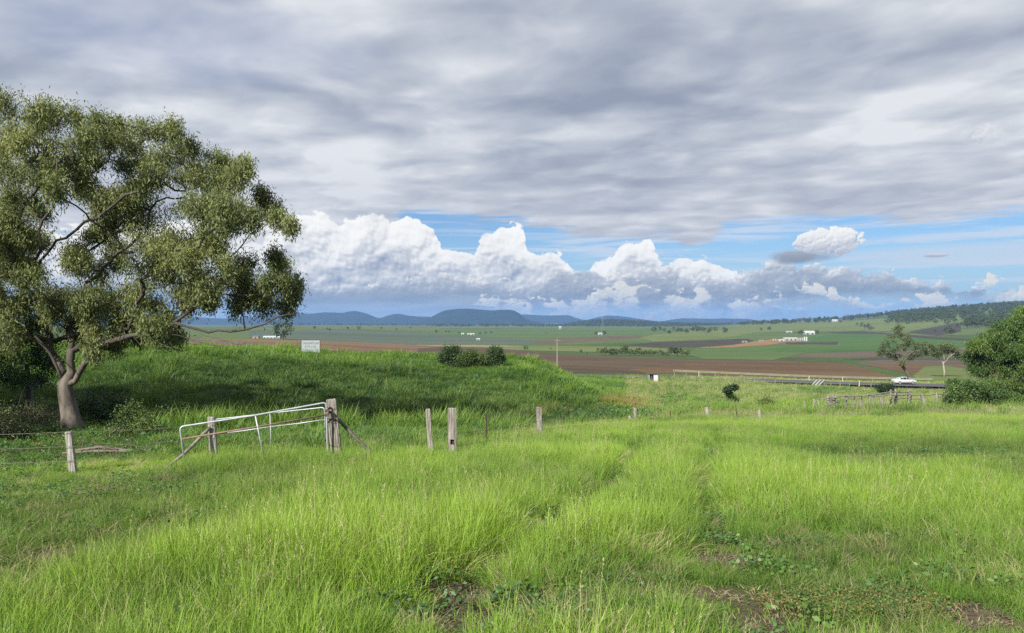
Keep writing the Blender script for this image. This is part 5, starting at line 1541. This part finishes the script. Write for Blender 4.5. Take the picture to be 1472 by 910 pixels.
RAILM = simple_mat('pale_rail_steel', (.185, .19, .125), .7, .05, vscale=.8, col2=(.15, .155, .10))


def guard_rail(label, p0, p1, off, h, npost, step=3, hgt_=.42, lift=.55):
    pp = [road_pt(p0 + (p1 - p0) * i / (npost - 1), off, lift) for i in range(npost)]
    root = empty('guard_rail', pp[0], label=label, cat='guard rail')
    mb = MB()
    prof = [(-.02, -hgt_ / 2), (-.06, -hgt_ * .36), (-.06, -hgt_ * .18), (-.01, 0), (-.06, hgt_ * .18), (-.06, hgt_ * .36), (-.02, hgt_ / 2), (.02, hgt_ / 2), (.02, -hgt_ / 2)]
    V = []
    for p in pp: V += [(p - pp[0]) + Vector((0, y_, h + z_)) for y_, z_ in prof]
    m = len(prof); Fc = [(i * m + k, i * m + (k + 1) % m, (i + 1) * m + (k + 1) % m, (i + 1) * m + k) for i in range(len(pp) - 1) for k in range(m)]
    Fc += [tuple(range(m))[::-1], tuple((len(pp) - 1) * m + k for k in range(m))]
    mb.add(V, Fc); mb.build('beam', RAILM, root)
    mb = MB(); e = Vector((-.1, 0, h)); mb.tube([e + Vector((-.05, -.02, -hgt_ * .5)), e + Vector((-.05, -.02, hgt_ * .5))], .12, n=10); mb.build('end_cap', RAILM, root)
    for p in pp[::step]:
        mb = MB(); mb.box((p - pp[0]) + Vector((0, .07, (h + .1) / 2 - .5)), (.11, .10, h + 1.0)); mb.build('post', RAILM, root)
    return root


guard_rail('long pale guard rail along the far side of the road', 986, 1372, 7.0, .62, 40, 2, hgt_=.44, lift=.75)
guard_rail('shorter grey guard rail on the near side of the road, right of the slanting panels', 1176, 1264, -5.0, .55, 14, 2, hgt_=.16, lift=.6)
guard_rail('low thin rail in the grass at the near roadside left of the asphalt', 1037, 1096, -5.6, .75, 9, 4, hgt_=.12, lift=.55)
for px, off, lab in ((1021, 6.4, 'white guide post with a yellow top left of the asphalt'), (1180, 5.6, 'white guide post behind the slanting panels'), (1215, -5.2, 'white guide post on the near road edge right of the slanting panels'), (1233, 5.4, 'white guide post on the far edge of the road left of the car')):
    p = road_pt(px, off, .5); r_ = empty('guide_post', p, label=lab, cat='guide post', group='roadside guide posts')
    mb = MB(); mb.box((0, 0, .45), (.12, .04, 1.1)); mb.build('stake', WHITE, r_)
    mb = MB(); mb.box((0, -.024, .86), (.09, .008, .14)); mb.build('reflector', simple_mat('reflector_amber', (.6, .35, .05), .3), r_)
# two slanting panels at the road edge
pa = road_pt(1174, -5.3, .2); pz = Vector((0, 0, 0))
rt = empty('slanting_panels', pa, label='pair of slanting dark panels edged with white poles beside the road', cat='panel')
A_ = [Vector(Pw(px, 557, 147.6)) - pa for px in (1163.5, 1169, 1174)]; B_ = [Vector(Pw(px, 546.2, 149.5)) - pa for px in (1174.5, 1179.5, 1185)]
for a, b in zip(A_, B_):
    mb = MB(); mb.tube([a, b], .09, n=6); mb.build('pole', WHITE, rt)
for i in (0, 1):
    mb = MB(); e = Vector((0, .03, 0)); vs_ = [A_[i] + e, A_[i + 1] + e, B_[i + 1] + e, B_[i] + e]; mb.add(vs_ + [q + Vector((0, .04, 0)) for q in vs_], [(0, 1, 2, 3), (7, 6, 5, 4), (0, 4, 5, 1), (1, 5, 6, 2), (2, 6, 7, 3), (3, 7, 4, 0)])
    mb.build('panel', simple_mat('dark_panel', (.05, .07, .06), .5), rt)
for i in (0, 2):
    mb = MB(); mb.tube([B_[i] + Vector((0, .05, -.1)), Vector((B_[i].x, B_[i].y + .05, A_[i].z - .6))], .06, n=6); mb.build('leg', POLE, rt)

# the white sedan
CARW = simple_mat('white_car_paint', (.36, .37, .38), .3, spec=.5); GLASS = simple_mat('car_glass', (.012, .014, .018), .2, spec=.25)
TYRE = simple_mat('tyre_rubber', (.025, .025, .025), .85); RIM = simple_mat('alloy_rim', (.55, .56, .57), .35, .7); LAMP = simple_mat('lamp_lens', (.75, .77, .78), .15, spec=.8); TAIL = simple_mat('tail_lens', (.35, .02, .02), .2)
car = empty('sedan_car', road_pt(1302.5, 1.0, .66), math.atan2(float(ty[380]), float(tx[380])), label='white sedan driving to the right along the road', cat='car')
def loft(st, close=True):
    """stations (x, [(y,z)...]) mirrored in y"""
    mb = MB(); n = len(st[0][1]) * 2; V = []
    for x_, pr in st: V += [(x_, y_, z_) for y_, z_ in pr] + [(x_, -y_, z_) for y_, z_ in pr[::-1]]
    Fc = [(i * n + k, (i + 1) * n + k, (i + 1) * n + (k + 1) % n, i * n + (k + 1) % n) for i in range(len(st) - 1) for k in range(n)]
    Fc += [tuple(range(n)), tuple((len(st) - 1) * n + k for k in range(n))[::-1]]
    mb.add(V, Fc); return mb
def body_st(x, w, b, mid, t, tw): return (x, [(w * .85, b), (w, b + .12), (w * 1.0, mid), (tw, t - .04), (tw * .9, t), (0.02, t + .02)])
body = [body_st(-2.32, .72, .42, .62, .80, .66), body_st(-2.22, .84, .30, .66, .98, .74), body_st(-1.9, .89, .24, .66, 1.06, .78), body_st(-1.35, .90, .22, .68, 1.04, .80), body_st(-.6, .90, .20, .66, .98, .81), body_st(.3, .90, .20, .66, .96, .81), body_st(.95, .90, .20, .66, .96, .80), body_st(1.45, .89, .22, .64, .90, .76), body_st(1.95, .86, .24, .58, .82, .70), body_st(2.22, .78, .28, .52, .72, .62), body_st(2.34, .62, .36, .50, .62, .52)]
loft(body).build('body', CARW, car, smooth=True)
def cab_st(x, w, z, tw): return (x, [(w, .94), (w * .96 * .5 + tw * .5, .94 + (z - .94) * .5), (tw, z - .03), (tw * .85, z), (0.02, z + .025)])
cab = [cab_st(-1.75, .70, 1.03, .66), cab_st(-1.25, .76, 1.27, .60), cab_st(-.7, .78, 1.42, .58), cab_st(-.1, .78, 1.46, .58), cab_st(.35, .78, 1.42, .58), cab_st(.9, .76, 1.16, .60), cab_st(1.25, .72, .99, .62)]
loft(cab).build('roof', CARW, car, smooth=True)
def side_y(z): return .775 - (z - .94) * .40
for s_ in (-1, 1):
    for poly in ([(-1.28, 1.02), (-.62, 1.00), (-.62, 1.36), (-.92, 1.31)], [(-.55, 1.0), (.20, 1.0), (.12, 1.38), (-.55, 1.39)], [(.27, 1.0), (.86, 1.0), (.42, 1.32), (.20, 1.37)]):
        mb = MB(); V = [(x_, s_ * (side_y(z_) + .012), z_) for x_, z_ in poly] + [(x_, s_ * (side_y(z_) - .03), z_) for x_, z_ in poly]
        mb.add(V, [(0, 1, 2, 3), (7, 6, 5, 4), (0, 4, 5, 1), (1, 5, 6, 2), (2, 6, 7, 3), (3, 7, 4, 0)]); mb.build('side_window', GLASS, car)
    mb = MB(); mb.box((.82, s_ * .92, 1.02), (.12, .16, .12)); mb.build('wing_mirror', CARW, car, bevel=.02)
    mb = MB(); mb.box((2.14, s_ * .60, .66), (.26, .26, .10)); mb.build('headlight', LAMP, car, bevel=.02)
    mb = MB(); mb.box((-2.20, s_ * .66, .84), (.16, .24, .14)); mb.build('tail_light', TAIL, car, bevel=.02)
    for zz_, xx_ in ((.86, -.25), (.86, .60)):
        mb = MB(); mb.box((xx_, s_ * .895, zz_), (.16, .03, .03)); mb.build('door_handle', CARW, car)
    mb = MB(); mb.box((.05, s_ * .905, .34), (2.0, .03, .10)); mb.build('side_sill', TYRE, car)
for nm, xs in (('windscreen', ((.46, 1.39, .50), (1.12, 1.055, .60))), ('rear_window', ((-.80, 1.40, .50), (-1.60, 1.10, .58)))):
    (xa, za, ya), (xb, zb_, yb) = xs; mb = MB(); V = [(xa, -ya, za + .03), (xa, ya, za + .03), (xb, yb, zb_ + .03), (xb, -yb, zb_ + .03)]
    mb.add(V + [(x_, y_, z_ - .05) for x_, y_, z_ in V], [(0, 1, 2, 3), (7, 6, 5, 4), (0, 4, 5, 1), (1, 5, 6, 2), (2, 6, 7, 3), (3, 7, 4, 0)]); mb.build(nm, GLASS, car)
for x_ in (-1.38, 1.42):
    for s_ in (-1, 1):
        mb = MB(); mb.tube([(x_, s_ * .70, .31), (x_, s_ * .76, .31), (x_, s_ * .90, .31), (x_, s_ * .925, .31)], [.29, .315, .315, .28], n=20)
        t_ = mb.build('wheel', TYRE, car)
        mb = MB(); mb.tube([(x_, s_ * .90, .31), (x_, s_ * .935, .31)], [.21, .19], n=16); mb.build('rim', RIM, t_)

# ------------------------------------------------------------------ pole line and farm buildings on the plain
pb_ = at(801, 526, 150); pt_ = Pw(800.5, 486.5, pb_.y); mb = MB(); H = pt_[2] - pb_.z
pl = empty('power_pole', pb_, label='tall thin power pole with a crossarm rising behind the bank', cat='power pole')
mb.tube([(0, 0, -.5), (0, 0, H)], [.16, .11], n=8); mb.build('pole', simple_mat('pole_timber', (.24, .21, .18), .9, vscale=2, col2=(.17, .15, .12)), pl)
mb = MB(); mb.box((0, -.12, H - .5), (2.2, .1, .12), Matrix.Rotation(R(8), 3, 'Y')); mb.build('crossarm', POLE, pl)
for x_ in (-.95, -.4, .4, .95):
    mb = MB(); mb.tube([(x_, -.12, H - .42 - x_ * .14), (x_, -.12, H - .2 - x_ * .14)], .05, n=6); mb.build('insulator', SIGNB, pl)
STEEL = simple_mat('pylon_steel', (.20, .22, .24), .6, .4)
pb_ = at(866, 474, 1200); s_ = pb_.y / F; H = 22 * s_
mb = MB()
for sx_ in (-1, 1):
    for sy_ in (-1, 1): mb.tube([(sx_ * 1.7 * s_, sy_ * 1.7 * s_, -2), (sx_ * .35 * s_, sy_ * .35 * s_, H * .8), (0, 0, H)], .085 * s_, n=4)
for z_, w_ in ((.70, 3.0), (.80, 2.6), (.90, 2.0)): mb.tube([(-w_ * s_, 0, H * z_), (w_ * s_, 0, H * z_)], .07 * s_, n=4)
for k in range(5):
    z0, z1 = H * .16 * k, H * .16 * (k + 1); w0, w1 = (1.7 - 1.35 * k / 5) * s_, (1.7 - 1.35 * (k + 1) / 5) * s_
    mb.tube([(-w0, -w0, z0), (w1, -w1, z1)], .04 * s_, n=3); mb.tube([(w0, -w0, z0), (-w1, -w1, z1)], .04 * s_, n=3)
mb.build('power_pylon', STEEL, loc=pb_, label='faint lattice power pylon in front of the low wooded hill', cat='pylon')

WALLW = simple_mat('white_shed_wall', (.26, .27, .28), .6); ROOFW = simple_mat('white_shed_roof', (.33, .34, .35), .5); ROOFG = simple_mat('grey_shed_roof', (.17, .18, .19), .5, .2); DOORD = simple_mat('dark_opening', (.05, .05, .055), .9); SILO = simple_mat('silo_steel', (.27, .29, .31), .5, .3)


def shed(px, py, wpx, hpx, label, d0=200, roof=ROOFW, wall=WALLW, deep=.6, name='farm_shed', rz=0.0, cat='shed', doors=2, pitch=.35):
    p = at(px, py, d0); s_ = p.y / F; w, h = wpx * s_, hpx * s_; dp = max(w * deep, h * 1.2)
    r_ = empty(name, p, rz, label=label, cat=cat)
    eave = h * (1 - pitch); hw = w / 2
    mb = MB(); mb.prism([(-hw, -1.5), (hw, -1.5), (hw, eave), (-hw, eave)], -dp / 2, dp / 2); mb.build('wall', wall, r_)
    ov = h * .06
    mb = MB(); mb.prism([(-dp / 2 - ov, eave), (dp / 2 + ov, eave), (0, h)], -hw - ov, hw + ov)
    o_ = mb.build('roof', roof, r_); o_.rotation_euler = (0, 0, R(90)); o_.location = (0, 0, .02 * s_)
    for k in range(doors):
        dw = w * .6 / max(doors, 1) * .6
        mb = MB(); mb.box((-hw + w * (k + .5) / doors, -dp / 2 - .03 * s_, eave * .40), (dw, .06 * s_, eave * .8)); mb.build('door', DOORD, r_)
    return r_


shed(1135.5, 489.3, 18, 4.2, 'long white shed left of the silos', doors=3)
shed(1123, 490.8, 8, 3.0, 'small white shed at the left end of the farm yard', doors=1)
shed(1163, 480.8, 14, 5.2, 'large white shed with broad roof standing above the silos', doors=2, pitch=.55)
shed(1134, 478.2, 8, 2.2, 'low white shed on the rise left of the broad roofed shed', doors=1)
shed(1199.5, 463.2, 7, 4.0, 'small white farmhouse high on the right beside a dark tree', d0=600, name='farm_house', cat='house', pitch=.5)
shed(677, 481.6, 10, 2.6, 'cream farmhouse among little trees far out on the left plain', d0=600, roof=simple_mat('cream_roof', (.36, .34, .26), .6), name='farm_house', cat='house')
shed(665, 481.2, 4, 2.6, 'small cream outbuilding left of the cream farmhouse', d0=600, roof=simple_mat('cream_roof', (.36, .34, .26), .6), doors=1)
shed(687.5, 489.2, 5, 3.0, 'lone pale shed on the dull green field left of centre', d0=400, doors=1)
shed(862.5, 481.6, 6, 3.2, 'white house between two dark trees near the middle of the plain', d0=500, name='farm_house', cat='house', doors=1)
shed(805, 473.5, 3, 4.5, 'tiny pale tower shed far out on the plain near the centre', d0=800, doors=1)
shed(1070, 492.5, 7, 2.6, 'grey brown shed at the left end of the orange dirt yard', roof=ROOFG, wall=simple_mat('brown_wall', (.24, .19, .15), .8), doors=1)
shed(1094, 491.0, 6, 2.4, 'grey roofed shed amid the machinery of the orange dirt yard', roof=ROOFG, wall=simple_mat('brown_wall', (.24, .19, .15), .8), doors=1)
shed(1113, 489.8, 5, 2.6, 'brick red shed at the right of the orange dirt yard', roof=simple_mat('red_roof', (.34, .12, .07), .7), doors=1)
shed(391, 486.4, 24, 3.6, 'long low building with whitish roof beside the lone dark tree at left', d0=300, deep=.3, doors=5, pitch=.5)
shed(368, 486.6, 8, 4.0, 'dull brown shed at the left end of the long whitish building', d0=300, roof=simple_mat('brown_tin', (.14, .09, .08), .7), wall=simple_mat('brown_wall', (.24, .19, .15), .8), doors=1)
for px, py, wpx, hpx, lab in ((1147, 489.4, 3.0, 4.2, 'squat silver grain silo beside the long white shed'), (1150.5, 489.5, 3.0, 4.4, 'second squat silver grain silo from the long white shed'), (1153.6, 489.6, 2.6, 4.4, 'third squat silver silo, just left of the tall white pair'), (1156.6, 490.2, 2.4, 6.2, 'tall white silo, the left one of the tall pair'), (1159.6, 490.3, 2.4, 6.2, 'tall white silo, the right one of the tall pair')):
    p = at(px, py, 300); s_ = p.y / F; r_ = empty('grain_silo', p, label=lab, cat='silo', group='grain silos of the farm')
    mb = MB(); mb.tube([(0, 0, -1), (0, 0, hpx * s_ * .8)], wpx * s_ / 2, n=16); mb.build('drum', SILO if hpx < 5 else ROOFW, r_, smooth=False)
    mb = MB(); mb.tube([(0, 0, hpx * s_ * .8), (0, 0, hpx * s_)], [wpx * s_ / 2 * 1.05, .2], n=16); mb.build('cone_roof', SILO if hpx < 5 else ROOFW, r_)

# ------------------------------------------------------------------ far trees
def far_tree_mesh(name, seed, wide=.5, n=26, k=11, flat=.8, base=.28):
    g = np.random.default_rng(seed); C, T = [], []
    for i in range(n):
        q = g.normal(size=3); q /= np.linalg.norm(q); r = g.uniform(.45, 1) ** .5
        c = np.array([q[0] * wide * r, q[1] * wide * r, base + (1 - base) * .5 + q[2] * (1 - base) * .46 * r])
        ct = g.normal(.5, .22)
        for j in range(k): C.append(c + g.normal(0, .07, 3)); T.append(ct)
    D = g.normal(size=(len(C), 3)); D /= np.linalg.norm(D, axis=1)[:, None]
    V, Fq = leaves(np.array(C), D, .13 * g.uniform(.7, 1.4, len(C)), .09, seed)
    mb = MB(); mb.tube([(0, 0, -.1), (.01, 0, .25), (0, .02, .55)], [.035, .026, .012], n=6)
    for a in range(4):
        mb.tube([(.01, 0, .25 + .05 * a), (math.cos(a * 1.7) * wide * .5, math.sin(a * 1.7) * wide * .5, .5 + .06 * a)], [.016, .006], n=4)
    nv = len(V); V2 = np.vstack([V, np.array(mb.v)]); quads_ = [f for f in mb.f if len(f) == 4]
    F2 = np.array(quads_) + nv
    me = np_mesh(name, V2, [Fq, F2], [FARL, BARKD], fmat=np.concatenate([np.zeros(len(Fq)), np.ones(len(F2))]))
    with_attr(me, 'tint', np.clip(np.concatenate([np.repeat(T, 4) + g.normal(0, .12, nv), np.zeros(len(mb.v))]), 0, 1))
    return me


FT = [far_tree_mesh('far_tree', 301, .46), far_tree_mesh('far_tree', 302, .36, base=.2), far_tree_mesh('far_tree', 303, .6, n=22, base=.35), far_tree_mesh('far_tree', 304, .52, n=30, base=.12)]
gF = np.random.default_rng(77)


def far_tree(px, py, hpx, label, group, d0=200, kind=None, name='far_tree'):
    p = at(px, py, d0); h = hpx * p.y / F
    o = bpy.data.objects.new(name, FT[gF.integers(0, 4) if kind is None else kind]); COL.objects.link(o)
    o.location = p; s_ = h * 1.02; o.scale = (s_ * gF.uniform(.9, 1.15), s_ * gF.uniform(.9, 1.15), s_); o.rotation_euler = (0, 0, gF.uniform(0, 6.28))
    return tag(o, label, 'tree', group)


for px, h in ((863, 10), (869, 9), (874, 11), (880, 10), (886, 9), (893, 10), (899, 13), (906, 9), (912, 8), (918, 11), (923, 7), (928, 8), (934, 8), (940, 7), (946, 8), (952, 7), (959, 6), (965, 12), (971, 13), (974, 11), (980, 9), (988, 8)):
    far_tree(px, 510.5 + (px - 863) * .012 + gF.uniform(-.3, .5), h, 'dark tree in the row standing along the edge of the ploughed field', 'tree row by the ploughed field', 220)
for px, py, h, k, lab in ((407, 488, 27, 3, 'lone round dark tree right of the long whitish building at left'), (756, 503, 6, 3, 'small round dark tree on the pasture just left of the power pole'), (792, 502.5, 3, 3, 'tiny dark bush right under the crossarm of the power pole'), (835, 507, 4.5, 3, 'small dark bush on the pasture right of the power pole'), (844, 509.5, 2.5, 3, 'tiny dark bush near the left end of the dark tree row'),
                          (857, 482, 5, 0, 'dark tree at the left of the white mid plain house'), (869, 482, 6, 0, 'dark tree at the right of the white mid plain house'), (1193, 464, 5, 3, 'dark tree hiding the left side of the high white farmhouse'), (1208, 464, 4, 3, 'small tree right of the high white farmhouse'), (1152, 481.5, 7, 0, 'dark tree left of the broad roofed white shed'), (1174, 480.5, 6, 3, 'dark tree right of the broad roofed white shed'), (1149, 481, 5, 1, 'second smaller tree left of the broad roofed white shed'),
                          (1243, 474, 10, 2, 'wide crowned dark tree alone on the light slope above the leaning gum'), (1252, 476, 7, 2, 'paler tree just right of the wide crowned dark tree'), (1276, 466, 8, 2, 'thin tree on the light slope below the ridge'), (1363, 482, 12, 1, 'pale tree at the corner of the black ploughed wedge'), (1369, 482, 9, 1, 'second pale tree at the corner of the black ploughed wedge'),
                          (1016, 481, 9, 2, 'largest dark tree of the open group right of centre'), (1042, 478.5, 8, 3, 'round dark tree standing right of the open group'), (1094, 475, 4, 3, 'small tree on the light pasture above the farm yard'), (1106, 475.5, 6, 0, 'low wide tree on the light pasture above the farm yard')):
    far_tree(px, py, h, lab, None, 200, k)
for px, py, h in ((940, 477, 7), (949, 475, 6), (955, 477, 5), (962, 481, 6), (972, 479, 9), (979, 478, 6), (987, 480, 7), (996, 477, 7), (1003, 477, 9), (1010, 478, 8), (1022, 477, 6), (1029, 476, 6)):
    far_tree(px, py, h, 'dark tree of the open group on the green rise right of centre', 'open tree group right of centre', 500)
for px, py, h in ((627, 478.5, 4), (641, 478, 3), (645, 478, 3), (690, 480.6, 3), (698, 480.4, 3.5), (706, 480, 3.5), (660, 480.8, 4), (785, 479.6, 2.5), (548, 474, 4), (516, 474, 5), (474, 476, 4), (452, 474, 5), (570, 475, 3), (500, 474, 4), (470, 474, 3), (590, 473, 3)):
    far_tree(px, py, h, 'tiny dark tree scattered over the left plain', 'tiny trees of the left plain', 700)
for px, py, h in ((1281, 463, 6), (1288, 463, 7), (1296, 465, 6), (1304, 466, 8), (1311, 464, 9), (1318, 463, 8), (1326, 465, 7), (1334, 463, 9), (1345, 466, 7), (1352, 462, 8), (1362, 466, 8), (1372, 464, 8), (1385, 470, 8), (1392, 466, 9), (1400, 470, 9), (1366, 472, 6), (1376, 471, 6), (1344, 478, 4), (1232, 468, 4)):
    far_tree(px, py, h, 'grey green gum on the grassy slope under the right ridge', 'gums on the slope under the ridge', 600)
# the dark wood along the ridges
W_pts = []
def wood(n, f):
    k = 0
    while k < n:
        px, d = f()
        x_ = (px - CX) * d / F; z_ = gz1(x_, d); W_pts.append((x_, d, z_)); k += 1
wood(520, lambda: (gF.uniform(1060, 1560), gF.uniform(2150, 2750)))
wood(480, lambda: (1540 - 260 * gF.random() ** 1.2, gF.uniform(1500, 2250)))
wood(160, lambda: (gF.uniform(1390, 1560), gF.uniform(1100, 1500)))
wood(300, lambda: (gF.uniform(620, 1000), gF.uniform(2600, 3500)))
wood(260, lambda: (gF.uniform(380, 1060), gF.uniform(3300, 4300)))
W_pts = np.array(W_pts)
# trees on the low wooded hill
hill = [o for o in scene.objects if o.name.startswith('wooded_hill')]
HV = []
for o in hill:
    co = np.empty(len(o.data.vertices) * 3, np.float32); o.data.vertices.foreach_get('co', co); co = co.reshape(-1, 3); co = co[co[:, 2] > co[:, 2].max() - 26]
    HV.append(co[gF.integers(0, len(co), 900 if len(HV) == 0 else 350)] + np.concatenate([gF.normal(0, 8, (900 if len(HV) == 0 else 350, 2)), np.full((900 if len(HV) == 0 else 350, 1), -1.0)], 1))
HV = np.vstack(HV)
PT = np.vstack([W_pts, HV])
prs = [bpy.data.objects.new(f'wood_{i}', m) for i, m in enumerate(FT)]
sz = np.concatenate([gF.uniform(7, 15, len(W_pts)) * np.where(W_pts[:, 1] > 2550, .8, 1), gF.uniform(8, 15, len(HV))])
scatter('woods', PT - np.array([0, 0, .3]), sz, gF.integers(0, 4, len(PT)), np.full(len(PT), .5), prs, tilt=.03, seed=9, label='dark gum woods along the distant ridges and low hills', cat='woods')
